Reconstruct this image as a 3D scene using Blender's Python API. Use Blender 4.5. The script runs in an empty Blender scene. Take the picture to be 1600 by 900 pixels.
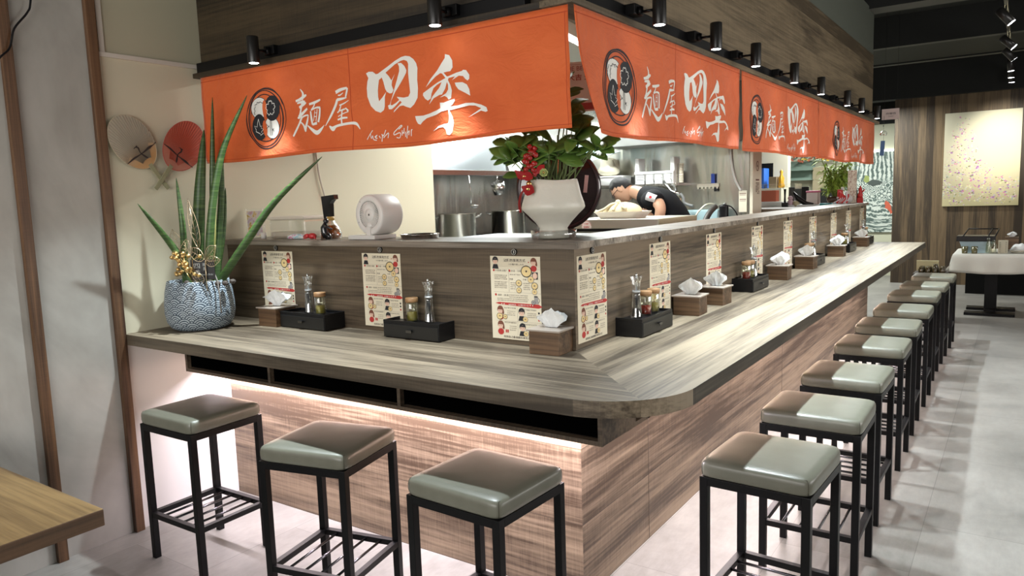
import bpy, bmesh, math, random
from mathutils import Vector, Matrix
from mathutils.geometry import tessellate_polygon
PI = math.pi
S = bpy.context.scene
C = S.collection

# ------------------------------------------------------------------ camera, world, lights, exposure
cam_d = bpy.data.cameras.new('camera'); cam = bpy.data.objects.new('camera', cam_d); C.objects.link(cam)
cam_d.sensor_width = 36; cam_d.lens = 1154.2 / 1600 * 36; cam_d.clip_start = .05; cam_d.clip_end = 60
_a, _p, _q = math.radians(34.633), math.radians(-6.9485), math.radians(-1.881)
_f = Vector((-math.sin(_a)*math.cos(_p), math.cos(_a)*math.cos(_p), math.sin(_p)))
_r = Vector((math.cos(_a), math.sin(_a), 0)); _u = _r.cross(_f)
_R = _r*math.cos(_q) + _u*math.sin(_q); _U = -_r*math.sin(_q) + _u*math.cos(_q)
M4 = Matrix((( _R.x, _U.x, -_f.x, 1.4113), (_R.y, _U.y, -_f.y, -2.4704), (_R.z, _U.z, -_f.z, 1.6017), (0, 0, 0, 1)))
cam.matrix_world = M4
S.camera = cam
S.view_settings.view_transform = 'Standard'; S.view_settings.look = 'None'
S.view_settings.gamma = 1; S.view_settings.use_curve_mapping = False
S.view_settings.exposure = 0.85
W = bpy.data.worlds.new('world'); S.world = W; W.use_nodes = True
W.node_tree.nodes['Background'].inputs[0].default_value = (1, .98, .95, 1)
W.node_tree.nodes['Background'].inputs[1].default_value = .09

def lamp(name, kind, loc, power, color=(1, 1, 1), size=.2, size_y=None, target=None, spot=None, blend=.2, rad=.02):
    d = bpy.data.lights.new(name, kind); d.energy = power; d.color = color
    if kind == 'AREA':
        d.size = size
        if size_y: d.shape = 'RECTANGLE'; d.size_y = size_y
    elif kind == 'SPOT':
        d.spot_size = math.radians(spot); d.spot_blend = blend; d.shadow_soft_size = rad
    else: d.shadow_soft_size = rad
    o = bpy.data.objects.new(name, d); C.objects.link(o); o.location = loc
    if target is not None:
        o.rotation_euler = (Vector(target) - Vector(loc)).to_track_quat('-Z', 'Y').to_euler()
    return o

WARM = (1, .86, .70); COOL = (.84, .95, 1); LED = (.99, .90, .99)
# ceiling lamps of the dining room
for i, (x, y, e) in enumerate([(2.8, -1.8, 3), (3.2, 1.4, 1.5), (3.2, 4.4, 2), (2.8, 7.6, 7), (-1.6, -3.2, 4)]):
    lamp('ceiling_lamp_light', 'AREA', (x, y, 3.36), e, (1, .97, .93), .5, target=(x, y, 0))
# added fill lights, unseen, from the far side and from behind the camera
lamp('fill_light', 'AREA', (4.4, 2.5, 1.9), 70, (1, .97, .93), 5.0, 1.0, target=(-2, 2.5, 2.5))
lamp('fill_light', 'AREA', (.0, -4.1, 1.9), 54, (1, .97, .93), 3.5, 1.0, target=(-.8, 0, 2.3))
# kitchen fluorescent lamps
for (x, y, e) in [(-1.3, 2.0, 34), (-1.9, 3.9, 46), (-1.0, 7.6, 45), (-.9, 10.4, 60)]:
    lamp('kitchen_tube_light', 'AREA', (x, y, 2.84), e, (.96, 1, .97), 1.2, .16, target=(x, y, 0))
# led strips under the counter
lamp('led_strip_front', 'AREA', (-.93, -.16, .788), 38, LED, 2.45, .02).rotation_euler = (.42, 0, 0)
lamp('led_strip_side', 'AREA', (.135, 3.3, .935), 78, (1, .90, .92), .02, 6.1).rotation_euler = (0, .5, 0)

# ------------------------------------------------------------------ materials
def mat(name, color=(.5, .5, .5), rough=.5, metal=0, emit=None, strength=1, spec=.5, coat=0, alpha=1, trans=0, sheen=0, bump=None):
    m = bpy.data.materials.new(name); m.use_nodes = True
    b = m.node_tree.nodes['Principled BSDF']
    b.inputs['Base Color'].default_value = (*color, 1); b.inputs['Roughness'].default_value = rough
    b.inputs['Metallic'].default_value = metal; b.inputs['Specular IOR Level'].default_value = spec
    b.inputs['Coat Weight'].default_value = coat; b.inputs['Alpha'].default_value = alpha
    b.inputs['Transmission Weight'].default_value = trans
    if emit: b.inputs['Emission Color'].default_value = (*emit, 1); b.inputs['Emission Strength'].default_value = strength
    if bump:
        T = NT(m); n = T.noise(T.map(T.obj(), (bump[0],)*3), 1, 4); T.bump(n, bump[1], b)
    return m

class NT:
    def __init__(s, m): s.t = m.node_tree; s.n = s.t.nodes; s.l = s.t.links; s.b = s.n.get('Principled BSDF')
    def _in(s, sock, v):
        if isinstance(v, bpy.types.NodeSocket): s.l.new(v, sock)
        else: sock.default_value = v
    def obj(s): return s.n.new('ShaderNodeTexCoord').outputs['Object']
    def map(s, v, sc=(1, 1, 1), loc=(0, 0, 0), rot=(0, 0, 0)):
        n = s.n.new('ShaderNodeMapping'); s.l.new(v, n.inputs[0]); s._in(n.inputs['Location'], loc)
        n.inputs['Scale'].default_value = sc; n.inputs['Rotation'].default_value = rot; return n.outputs[0]
    def noise(s, v, scale=1, detail=4, rough=.55, dist=0):
        n = s.n.new('ShaderNodeTexNoise'); s.l.new(v, n.inputs['Vector'])
        n.inputs['Scale'].default_value = scale; n.inputs['Detail'].default_value = detail
        n.inputs['Roughness'].default_value = rough; n.inputs['Distortion'].default_value = dist; return n.outputs[0]
    def math(s, op, a, b=0.0, c=0.0):
        n = s.n.new('ShaderNodeMath'); n.operation = op
        for i, v in enumerate((a, b, c)): s._in(n.inputs[i], v)
        return n.outputs[0]
    def sep(s, v):
        n = s.n.new('ShaderNodeSeparateXYZ'); s.l.new(v, n.inputs[0]); return n.outputs
    def comb(s, x, y, z):
        n = s.n.new('ShaderNodeCombineXYZ')
        for i, v in enumerate((x, y, z)): s._in(n.inputs[i], v)
        return n.outputs[0]
    def ramp(s, f, stops, const=False):
        n = s.n.new('ShaderNodeValToRGB'); s.l.new(f, n.inputs[0]); e = n.color_ramp.elements
        while len(e) < len(stops): e.new(.5)
        for k, (p, c) in zip(e, stops): k.position = p; k.color = (*c, 1)
        if const: n.color_ramp.interpolation = 'CONSTANT'
        return n.outputs[0]
    def mix(s, f, a, b, mode='MIX'):
        n = s.n.new('ShaderNodeMix'); n.data_type = 'RGBA'; n.blend_type = mode
        s._in(n.inputs[0], f)
        for k, v in ((6, a), (7, b)):
            s._in(n.inputs[k], v if isinstance(v, bpy.types.NodeSocket) else (*v, 1))
        return n.outputs[2]
    def white(s, v):
        n = s.n.new('ShaderNodeTexWhiteNoise'); n.noise_dimensions = '1D'; s._in(n.inputs['W'], v); return n.outputs[0]
    def voro(s, v, scale, feat='F1', rnd=1):
        n = s.n.new('ShaderNodeTexVoronoi'); s.l.new(v, n.inputs['Vector']); n.feature = feat
        n.inputs['Scale'].default_value = scale; n.inputs['Randomness'].default_value = rnd; return n.outputs
    def bump(s, h, st, b=None, dist=.01):
        n = s.n.new('ShaderNodeBump'); s.l.new(h, n.inputs['Height']); n.inputs['Strength'].default_value = st
        n.inputs['Distance'].default_value = dist; s.l.new(n.outputs[0], (b or s.b).inputs['Normal'])
    def color(s, c): s.l.new(c, s.b.inputs['Base Color'])

def wood(name, cd, cl, grain='X', plank=None, var=.3, rough=.5, saw=.25, big=6.0, seams=False):
    m = mat(name, cl, rough); T = NT(m); v = T.obj(); ax = 'XYZ'.index(grain)
    off = None
    if plank:
        pa, pw = plank; pid = T.math('FLOOR', T.math('DIVIDE', T.sep(v)['XYZ'.index(pa)], pw)); wn = T.white(pid)
        o3 = [0.0, 0.0, 0.0]; o3[ax] = T.math('MULTIPLY', wn, 23.0); off = T.comb(*o3)
    def sc(a, b): r = [b]*3; r[ax] = a; return tuple(r)
    vv = v
    if off is not None:
        n = T.n.new('ShaderNodeVectorMath'); n.operation = 'ADD'; T.l.new(v, n.inputs[0]); T.l.new(off, n.inputs[1]); vv = n.outputs[0]
    n1 = T.noise(T.map(vv, sc(.55, big)), 1, 5, .6, .5)
    n2 = T.noise(T.map(vv, sc(2.2, 70)), 1, 4, .6)
    n3 = T.noise(T.map(vv, sc(190, 9)), 1, 3, .6)
    f = T.math('ADD', n1, T.math('MULTIPLY', T.math('SUBTRACT', n2, .5), .6))
    f = T.math('ADD', f, T.math('MULTIPLY', T.math('SUBTRACT', n3, .5), saw))
    if plank: f = T.math('ADD', f, T.math('MULTIPLY', T.math('SUBTRACT', wn, .5), var))
    mid = tuple((a+b)/2 for a, b in zip(cd, cl))
    col = T.ramp(f, [(.33, cd), (.5, mid), (.67, cl)])
    if plank:
        fr = T.math('FRACT', T.math('DIVIDE', T.sep(v)['XYZ'.index(pa)], pw))
        g = T.math('LESS_THAN', fr, .025 if seams else .012)
        col = T.mix(T.math('MULTIPLY', g, .6), col, tuple(k*.35 for k in cd))
    T.color(col); T.bump(n2, .15, dist=.004)
    return m

LW_D, LW_L = (.070, .043, .026), (.34, .245, .165)
W_X = wood('laminate_wood_x', LW_D, LW_L, 'X', ('Z', .31), .22, .48, .22, 8)
W_Y = wood('laminate_wood_y', LW_D, LW_L, 'Y', ('Z', .31), .22, .48, .22, 8)
W_TX = wood('laminate_top_x', (.062, .045, .028), (.30, .24, .165), 'X', ('Y', .153), .20, .48, .1, 8)
W_TY = wood('laminate_top_y', (.062, .045, .028), (.30, .24, .165), 'Y', ('X', .15), .20, .48, .1, 8)
W_FX = wood('fascia_wood_x_shaded', (.014, .009, .004), (.062, .042, .020), 'X', ('Z', .24), .3, .55, big=4)  # same wood as the long side, its shade put into a darker colour
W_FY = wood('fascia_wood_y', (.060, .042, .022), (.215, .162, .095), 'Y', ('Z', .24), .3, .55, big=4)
W_FAR = wood('far_wall_planks', (.036, .022, .010), (.165, .110, .056), 'Z', ('X', .11), .32, .6, .03, 6, True)
W_TRIM = wood('trim_wood', (.045, .020, .009), (.165, .085, .040), 'Z', None, 0, .5, .1, 22)
W_TABLE = wood('table_wood', (.085, .045, .014), (.29, .185, .075), 'X', None, 0, .42, .05, 5)
W_TABLEE = wood('table_edge_wood', (.035, .019, .009), (.11, .06, .03), 'Y', None, 0, .5, .1, 12)
W_BOX = wood('tissue_box_wood', (.045, .024, .012), (.20, .115, .06), 'X', None, 0, .45, .05, 18)
BLACK = mat('black_metal', (.003, .003, .0035), .42, spec=.25)
BLACKM = mat('black_matte', (.003, .003, .003), .8, spec=.2)
BLACKP = mat('black_plastic', (.006, .006, .007), .35, spec=.35)
STEEL = mat('brushed_steel', (.56, .56, .55), .24, 1)
STEELD = mat('stainless_sheet', (.40, .42, .43), .30, 1)
CHROME = mat('chrome', (.8, .8, .8), .08, 1)
GOLD = mat('gold_metal', (.70, .48, .20), .28, 1)
WHITE = mat('white_plastic', (.80, .78, .74), .35)
IVORY = mat('ivory_plastic', (.78, .73, .60), .4)
PAPERW = mat('tissue_paper', (.86, .88, .88), .8)
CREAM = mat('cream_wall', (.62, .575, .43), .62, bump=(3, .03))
CREAMK = mat('kitchen_cream_wall', (.60, .60, .45), .7)
MOULD = mat('moulding_white', (.62, .57, .50), .4)
GREYW = mat('grey_paint', (.085, .095, .075), .8)
CEIL = mat('dark_ceiling', (.024, .026, .021), .85)
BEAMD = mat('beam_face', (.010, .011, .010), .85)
BEAMU = mat('beam_underside_lit', (.10, .10, .085), .8)  # undersides painted lighter than the faces for the light they catch
GLOW = mat('lamp_glow', (1, 1, 1), .5, emit=(.93, .97, 1), strength=9)
TUBE = mat('tube_glow', (1, 1, 1), .5, emit=(.97, 1, .95), strength=5)
INK = mat('poster_ink', (.035, .022, .02), .7)
RED = mat('poster_red', (.50, .035, .03), .6)
PAPER = mat('poster_paper', (.80, .72, .55), .55)
SKINP = mat('poster_skin', (.82, .55, .42), .7)
NOOD = mat('poster_noodle', (.80, .60, .28), .6)
GREYP = mat('poster_grey', (.35, .33, .31), .6)
MID = mat('poster_faint_ink', (.22, .17, .14), .7)
CHAR = mat('charcoal_print', (.018, .018, .022), .7)
BWHITE = mat('banner_white', (.88, .86, .80), .75)

def plaster():
    m = mat('grey_plaster', (.4, .4, .38), .55); T = NT(m); v = T.obj()
    n = T.noise(T.map(v, (1.6, 1.6, 1.1)), 1, 5, .6, 1.2); n2 = T.noise(T.map(v, (7, 7, 5)), 1, 3)
    f = T.math('ADD', n, T.math('MULTIPLY', T.math('SUBTRACT', n2, .5), .35))
    T.color(T.ramp(f, [(.3, (.32, .308, .275)), (.55, (.41, .395, .36)), (.78, (.50, .485, .45))])); T.bump(n2, .06); return m
PLASTER = plaster()
def floor_mat():
    m = mat('concrete_look_tile', (.4, .4, .38), .42); T = NT(m); v = T.obj()
    n = T.noise(T.map(v, (1.4, 1.4, 1)), 1, 6, .62, .4); n2 = T.noise(T.map(v, (28, 9, 1)), 1, 4, .7)
    f = T.math('ADD', n, T.math('MULTIPLY', T.math('SUBTRACT', n2, .5), .5))
    s = T.sep(v)
    tx = T.math('DIVIDE', T.math('SUBTRACT', s[0], 1.088-.522*20), .522)
    col_id = T.math('FLOOR', tx)
    ty = T.math('ADD', T.math('DIVIDE', T.math('ADD', s[1], 40-.645), 1.044), T.math('MULTIPLY', T.math('MODULO', col_id, 2.0), .5))
    tid = T.white(T.math('ADD', col_id, T.math('MULTIPLY', T.math('FLOOR', ty), 17.3)))
    f = T.math('ADD', f, T.math('MULTIPLY', T.math('SUBTRACT', tid, .5), .14))
    col = T.ramp(f, [(.25, (.155, .148, .135)), (.5, (.235, .223, .203)), (.8, (.325, .31, .285))])
    g = T.math('MAXIMUM', T.math('LESS_THAN', T.math('FRACT', tx), .006), T.math('LESS_THAN', T.math('FRACT', ty), .003))
    T.color(T.mix(T.math('MULTIPLY', g, .65), col, (.10, .095, .09)))
    T.l.new(T.math('MULTIPLY_ADD', n2, .25, .30), T.b.inputs['Roughness']); return m
FLOOR = floor_mat()
def leather():
    m = mat('olive_leather', (.145, .138, .098), .36); T = NT(m); v = T.obj()
    n = T.noise(T.map(v, (260, 260, 260)), 1, 2); n1 = T.noise(T.map(v, (9, 9, 9)), 1, 3)
    T.color(T.ramp(n1, [(.3, (.138, .138, .105)), (.7, (.172, .172, .134))])); T.bump(n, .12, dist=.002)
    T.b.inputs['Coat Weight'].default_value = .15; T.b.inputs['Coat Roughness'].default_value = .35; return m
LEATHER = leather()
SEAM = mat('leather_seam', (.07, .066, .045), .45)
def fabric():
    m = mat('orange_cloth', (.72, .12, .022), .72); T = NT(m); v = T.obj()
    n1 = T.noise(T.map(v, (3, 3, 6)), 1, 4, .6, .8); n = T.noise(T.map(v, (400, 400, 400)), 1, 1)
    T.color(T.ramp(n1, [(.3, (.66, .105, .016)), (.7, (.76, .145, .030))])); T.bump(T.noise(T.map(v, (7, 7, 11)), 1, 4, .6, 1.5), .45, dist=.02)
    T.b.inputs['Sheen Weight'].default_value = .15; return m
ORANGE = fabric()
def steel_wavy():
    m = mat('steel_wall_sheet', (.42, .44, .45), .26, 1); T = NT(m); v = T.obj()
    n = T.noise(T.map(v, (2.6, 2.6, .5)), 1, 3, .5, .8); T.bump(n, .28, dist=.08)
    T.color(T.ramp(n, [(.3, (.36, .37, .36)), (.7, (.64, .63, .58))])); return m
STEELW = steel_wavy()
def clear(name, tint=(1, 1, 1), k=.12, rough=.03):
    m = bpy.data.materials.new(name); m.use_nodes = True; t = m.node_tree; t.nodes.clear()
    o = t.nodes.new('ShaderNodeOutputMaterial'); x = t.nodes.new('ShaderNodeMixShader')
    tr = t.nodes.new('ShaderNodeBsdfTransparent'); tr.inputs[0].default_value = (*tint, 1)
    g = t.nodes.new('ShaderNodeBsdfGlossy'); g.inputs['Roughness'].default_value = rough; g.inputs[0].default_value = (1, 1, 1, 1)
    lw = t.nodes.new('ShaderNodeLayerWeight'); lw.inputs[0].default_value = .35
    mm = t.nodes.new('ShaderNodeMath'); mm.operation = 'MULTIPLY_ADD'; mm.inputs[1].default_value = .8; mm.inputs[2].default_value = k
    t.links.new(lw.outputs['Facing'], mm.inputs[0]); t.links.new(mm.outputs[0], x.inputs[0])
    t.links.new(tr.outputs[0], x.inputs[1]); t.links.new(g.outputs[0], x.inputs[2]); t.links.new(x.outputs[0], o.inputs[0]); return m
GLASS = clear('clear_acrylic', (.95, .97, .97), .16)
GLASSJ = clear('jar_glass', (.95, .96, .90), .06)
DISH = clear('clear_dish', (.97, .98, .98), .04, .12)
CHILI = mat('red_chili_oil', (.42, .025, .008), .12, coat=.6)
SHICHI = mat('yellow_spice', (.40, .33, .05), .2, coat=.5)
PEPPER = mat('black_peppercorns', (.018, .014, .012), .7, bump=(300, .8))
LID = mat('bamboo_lid', (.36, .20, .09), .45)
GREENL = mat('clusia_leaf', (.10, .19, .035), .33, spec=.5)
GREENB = mat('bamboo_leaf_green', (.36, .50, .08), .5)
STEM = mat('plant_stem', (.12, .16, .05), .5)
SOIL = mat('potting_soil', (.03, .024, .018), .9, bump=(60, 1))
REDB = mat('red_berry', (.32, .012, .010), .25, coat=.4)
RIBBON = mat('red_ribbon', (.33, .010, .012), .35)
VASE = mat('ivory_ceramic', (.72, .70, .61), .36, bump=(38, .22))
def snake():
    m = mat('snake_plant_leaf', (.08, .16, .04), .42); T = NT(m); v = T.obj()
    n = T.noise(T.map(v, (6, 6, 90)), 1, 3, .6, 1.0)
    T.color(T.ramp(n, [(.32, (.022, .050, .014)), (.52, (.045, .095, .024)), (.72, (.11, .17, .050))])); return m
SNAKE = snake()
def seigaiha():
    m = mat('wave_pattern_glaze', (.2, .25, .3), .5); T = NT(m); v = T.obj(); s = T.sep(v)
    an = T.math('ARCTAN2', s[1], s[0]); nz = T.noise(T.map(v, (14, 14, 14)), 1, 2)
    U = T.math('ADD', T.math('MULTIPLY', an, 2.0-.0), T.math('MULTIPLY', nz, .35)); V = T.math('ADD', T.math('DIVIDE', s[2], .020), T.math('MULTIPLY', nz, .9))
    r0 = T.math('FLOOR', V)
    def cand(k):
        row = T.math('SUBTRACT', r0, float(k)); par = T.math('MULTIPLY', T.math('MODULO', T.math('ADD', row, 40.0), 2.0), .5)
        dx = T.math('SUBTRACT', T.math('FRACT', T.math('ADD', T.math('ADD', U, 20.5), par)), .5)
        dy = T.math('MULTIPLY', T.math('SUBTRACT', V, row), .25)
        return T.math('SQRT', T.math('ADD', T.math('MULTIPLY', dx, dx), T.math('MULTIPLY', dy, dy)))
    d1, d0 = cand(1), cand(0); inn = T.math('LESS_THAN', d1, .5)
    d = T.math('ADD', T.math('MULTIPLY', d1, inn), T.math('MULTIPLY', d0, T.math('SUBTRACT', 1.0, inn)))
    w = T.math('SINE', T.math('MULTIPLY', d, 50)); n = T.noise(T.map(v, (90, 90, 90)), 1, 2)
    w = T.math('MULTIPLY_ADD', T.math('ADD', w, T.math('MULTIPLY', T.math('SUBTRACT', n, .5), 1.6)), .5, .5)
    T.color(T.ramp(w, [(.40, (.045, .070, .10)), (.66, (.46, .53, .58))])); T.bump(w, .15, dist=.002); return m
POTM = seigaiha()
# ------------------------------------------------------------------ mesh helpers
def bx(bm, c, s, bev=0, rot=None, mi=0, seg=2):
    r = bmesh.ops.create_cube(bm, size=1); vs = r['verts']
    for v in vs: v.co = Vector((v.co.x*s[0], v.co.y*s[1], v.co.z*s[2]))
    fs = list({f for v in vs for f in v.link_faces})
    if bev:
        es = list({e for v in vs for e in v.link_edges})
        rr = bmesh.ops.bevel(bm, geom=es, offset=bev, segments=seg, affect='EDGES', profile=.6)
        vs = list({v for f in rr['faces'] for v in f.verts} | {v for v in vs if v.is_valid})
        fs = list({f for v in vs for f in v.link_faces})
    M = Matrix.Translation(Vector(c)) @ (rot.to_4x4() if rot is not None else Matrix())
    for v in vs: v.co = M @ v.co
    for f in fs: f.material_index = mi
    return vs
def box(bm, a, b, bev=0, mi=0, seg=2):
    return bx(bm, [(p+q)/2 for p, q in zip(a, b)], [abs(q-p) for p, q in zip(a, b)], bev, None, mi, seg)
def lathe(bm, prof, c=(0, 0, 0), n=24, mi=0, cap=True, M=None):
    rings = []
    for r, z in prof:
        rings.append([bm.verts.new(((r*math.cos(2*PI*i/n)), r*math.sin(2*PI*i/n), z)) for i in range(n)])
    fs = []
    for a, b in zip(rings, rings[1:]):
        for i in range(n): fs.append(bm.faces.new((a[i], a[(i+1) % n], b[(i+1) % n], b[i])))
    if cap:
        if prof[0][0] > 1e-5: fs.append(bm.faces.new(rings[0][::-1]))
        if prof[-1][0] > 1e-5: fs.append(bm.faces.new(rings[-1]))
    X = Matrix.Translation(Vector(c)) @ (M if M is not None else Matrix())
    for rg in rings:
        for v in rg: v.co = X @ v.co
    for f in fs: f.material_index = mi; f.smooth = True
    return rings
def cyl(bm, a, b, r, n=12, mi=0, r2=None):
    a = Vector(a); b = Vector(b); d = b-a
    q = d.to_track_quat('Z', 'Y').to_matrix().to_4x4()
    lathe(bm, [(r, 0), (r if r2 is None else r2, d.length)], a, n, mi, True, q)
def tube(bm, pts, rads, n=8, mi=0, flat=1.0):
    pts = [Vector(p) for p in pts]
    if not isinstance(rads, (list, tuple)): rads = [rads]*len(pts)
    rings = []; up = Vector((0, 0, 1)); prev = None
    for i, p in enumerate(pts):
        t = (pts[min(i+1, len(pts)-1)]-pts[max(i-1, 0)]).normalized()
        s = t.cross(up) if prev is None else prev - t*prev.dot(t)
        if s.length < 1e-3: s = t.cross(Vector((1, 0, 0)))
        s.normalize(); prev = s; w = t.cross(s)
        rings.append([bm.verts.new(p + s*math.cos(2*PI*k/n)*rads[i] + w*math.sin(2*PI*k/n)*rads[i]*flat) for k in range(n)])
    fs = []
    for a, b in zip(rings, rings[1:]):
        for k in range(n): fs.append(bm.faces.new((a[k], a[(k+1) % n], b[(k+1) % n], b[k])))
    fs.append(bm.faces.new(rings[0][::-1])); fs.append(bm.faces.new(rings[-1]))
    for f in fs: f.material_index = mi; f.smooth = True
def spline(pts, k=6):
    P = [Vector(p) for p in pts]; out = []
    for i in range(len(P)-1):
        a, b, c, d = P[max(i-1, 0)], P[i], P[i+1], P[min(i+2, len(P)-1)]
        for j in range(k):
            t = j/k; out.append(.5*((2*b)+(c-a)*t+(2*a-5*b+4*c-d)*t*t+(3*b-a-3*c+d)*t**3))
    out.append(P[-1]); return out
def ball(bm, c, r, mi=0, sc=(1, 1, 1), seg=12, M=None):
    rr = bmesh.ops.create_uvsphere(bm, u_segments=seg, v_segments=max(6, seg*2//3), radius=r)
    for v in rr['verts']:
        p = Vector((v.co.x*sc[0], v.co.y*sc[1], v.co.z*sc[2])); v.co = (M @ p if M is not None else p) + Vector(c)
        for f in v.link_faces: f.material_index = mi; f.smooth = True
    return rr['verts']
def prism(bm, poly, z0, z1, mi=0, M=None):
    a = [bm.verts.new((x, y, z0)) for x, y in poly]; b = [bm.verts.new((x, y, z1)) for x, y in poly]
    n = len(poly); fs = [bm.faces.new(a[::-1]), bm.faces.new(b)]
    for i in range(n): fs.append(bm.faces.new((a[i], a[(i+1) % n], b[(i+1) % n], b[i])))
    for f in fs: f.material_index = mi
    if M is not None:
        for v in a+b: v.co = M @ v.co
    return a+b
def B(): return bmesh.new()
def obj(name, bm, mats, parent=None, smooth=False, loc=None):
    bmesh.ops.recalc_face_normals(bm, faces=bm.faces)
    me = bpy.data.meshes.new(name); bm.to_mesh(me); bm.free()
    if not isinstance(mats, (list, tuple)): mats = [mats]
    for m in mats: me.materials.append(m)
    if smooth: me.polygons.foreach_set('use_smooth', [True]*len(me.polygons))
    o = bpy.data.objects.new(name, me); C.objects.link(o)
    if parent: o.parent = parent
    if loc: o.location = loc
    return o
def tag(o, label, cat, group=None, kind=None):
    o['label'] = label; o['category'] = cat
    if group: o['group'] = group
    if kind: o['kind'] = kind
    return o
def thing(name, label, cat, loc=(0, 0, 0), rz=0, group=None):
    o = bpy.data.objects.new(name, None); C.objects.link(o); o.location = loc; o.rotation_euler = (0, 0, rz)
    o.empty_display_size = .05
    return tag(o, label, cat, group)
def struct(name, bm, m, parent=None):
    o = obj(name, bm, m, parent)
    if not parent: o['kind'] = 'structure'
    return o
def dup(root, loc, rz=None, label=None, group=None):
    r = root.copy(); C.objects.link(r); r.location = loc
    if rz is not None: r.rotation_euler = (0, 0, rz)
    if label: r['label'] = label
    if group: r['group'] = group
    for ch in list(root.children):
        c = ch.copy(); C.objects.link(c); c.parent = r
        for g in list(ch.children):
            d = g.copy(); C.objects.link(d); d.parent = c
    return r
_tc = {}
def text_geo(body, size=1.0, bold=0.0):
    k = (body, bold)
    if k not in _tc:
        c = bpy.data.curves.new('t', 'FONT'); c.body = body; c.resolution_u = 2; c.offset = bold
        o = bpy.data.objects.new('t', c); C.objects.link(o)
        me = o.evaluated_get(bpy.context.evaluated_depsgraph_get()).to_mesh()
        vs = [(v.co.x, v.co.y) for v in me.vertices]; fs = [tuple(p.vertices) for p in me.polygons]
        x0 = min([v[0] for v in vs], default=0); x1 = max([v[0] for v in vs], default=1)
        y0 = min([v[1] for v in vs], default=0); y1 = max([v[1] for v in vs], default=1)
        bpy.data.objects.remove(o); bpy.data.curves.remove(c)
        _tc[k] = ([(x-(x0+x1)/2, y-(y0+y1)/2) for x, y in vs], fs, x1-x0, y1-y0)
    return _tc[k]
def text(bm, body, cx, cz, w=None, h=None, y=0, mi=0, M=None, bold=0.0):
    """flat lettering in the local x-z plane, facing -y"""
    vs, fs, tw, th = text_geo(body, 1, bold); sx = (w/tw) if w else h/th; sz = (h/th) if h else sx
    nv = [bm.verts.new((cx+a*sx, y, cz+b*sz)) for a, b in vs]
    if M is not None:
        for v in nv: v.co = M @ v.co
    for f in fs:
        try: q = bm.faces.new([nv[i] for i in f]); q.material_index = mi
        except ValueError: pass
def flat(bm, pts, y=0, mi=0, M=None):
    """filled polygon in the local x-z plane"""
    tr = tessellate_polygon([[Vector((a, b, 0)) for a, b in pts]])
    vs = [bm.verts.new((a, y, b)) for a, b in pts]
    if M is not None:
        for v in vs: v.co = M @ v.co
    for t in tr:
        try: f = bm.faces.new([vs[i] for i in t]); f.material_index = mi
        except ValueError: pass
def disc(bm, cx, cz, rx, rz=None, y=0, mi=0, n=20, rot=0):
    rz = rz or rx; c, s = math.cos(rot), math.sin(rot)
    flat(bm, [(cx+rx*math.cos(2*PI*i/n)*c-rz*math.sin(2*PI*i/n)*s, cz+rx*math.cos(2*PI*i/n)*s+rz*math.sin(2*PI*i/n)*c) for i in range(n)], y, mi)
def ribbon(bm, pts, y=0, mi=0, k=4, closed=False):
    """brush stroke: pts = (x, z, half width)"""
    P = [Vector(p) for p in pts]
    Q = P if k <= 1 else spline(P, k)
    L = []; n = len(Q)
    for i, q in enumerate(Q):
        t = Q[min(i+1, n-1)]-Q[max(i-1, 0)]; t = Vector((t.x, t.y)); t = t.normalized() if t.length > 1e-9 else Vector((1, 0))
        nn = Vector((-t.y, t.x)); L.append((bm.verts.new((q.x+nn.x*q.z, y, q.y+nn.y*q.z)), bm.verts.new((q.x-nn.x*q.z, y, q.y-nn.y*q.z))))
    for a, b in zip(L, L[1:]):
        f = bm.faces.new((a[0], a[1], b[1], b[0])); f.material_index = mi
# ------------------------------------------------------------------ the room
WX = -2.195
bm = B(); box(bm, (-6, -4.2, -.1), (4.6, 13.2, 0)); struct('floor', bm, FLOOR)
# left wall: plaster panels nearest, cream wall beside and behind the counter
bm = B(); box(bm, (WX-.12, -4.2, 0), (WX, -.635, 3.5)); struct('wall_left', bm, PLASTER)
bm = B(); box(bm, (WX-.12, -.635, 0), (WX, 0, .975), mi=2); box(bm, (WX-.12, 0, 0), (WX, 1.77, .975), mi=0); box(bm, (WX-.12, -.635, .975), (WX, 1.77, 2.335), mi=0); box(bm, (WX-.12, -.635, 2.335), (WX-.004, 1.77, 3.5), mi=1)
struct('wall_left_cream', bm, [CREAM, mat('cream_wall_upper', (.46, .43, .31), .7), mat('wall_led_spill', (.66, .64, .62), .6)])  # paler copy of the wall below the counter, led spill painted in
bm = B(); box(bm, (WX-.002, -.612, 2.325), (WX+.014, -.072, 2.347), .003); struct('trim_1', bm, MOULD)
for i, (y0, y1) in enumerate([(-.657, -.612), (-1.02, -.976)]):
    bm = B(); box(bm, (WX-.01, y0, 0), (WX+.026, y1, 3.5), .003); struct('trim_%d' % (i+2), bm, W_TRIM)
bm = B(); box(bm, (WX-.002, -.6, 2.347), (WX+.006, -.575, 3.5)); struct('trim_4', bm, MOULD)
bm = B(); tube(bm, spline([(-2.155, -.86, 2.75), (-2.15, -.894, 2.516), (-2.15, -.914, 2.459), (-2.15, -.971, 2.384), (-2.15, -.997, 2.301), (-2.14, -1.045, 2.251), (-2.16, -1.15, 2.12), (-2.168, -1.3, 1.9)]), .0045)
cable = obj('hanging_cable', bm, BLACKP); tag(cable, 'thin black cable hanging down the grey plaster wall at the upper left', 'cable')
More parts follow.
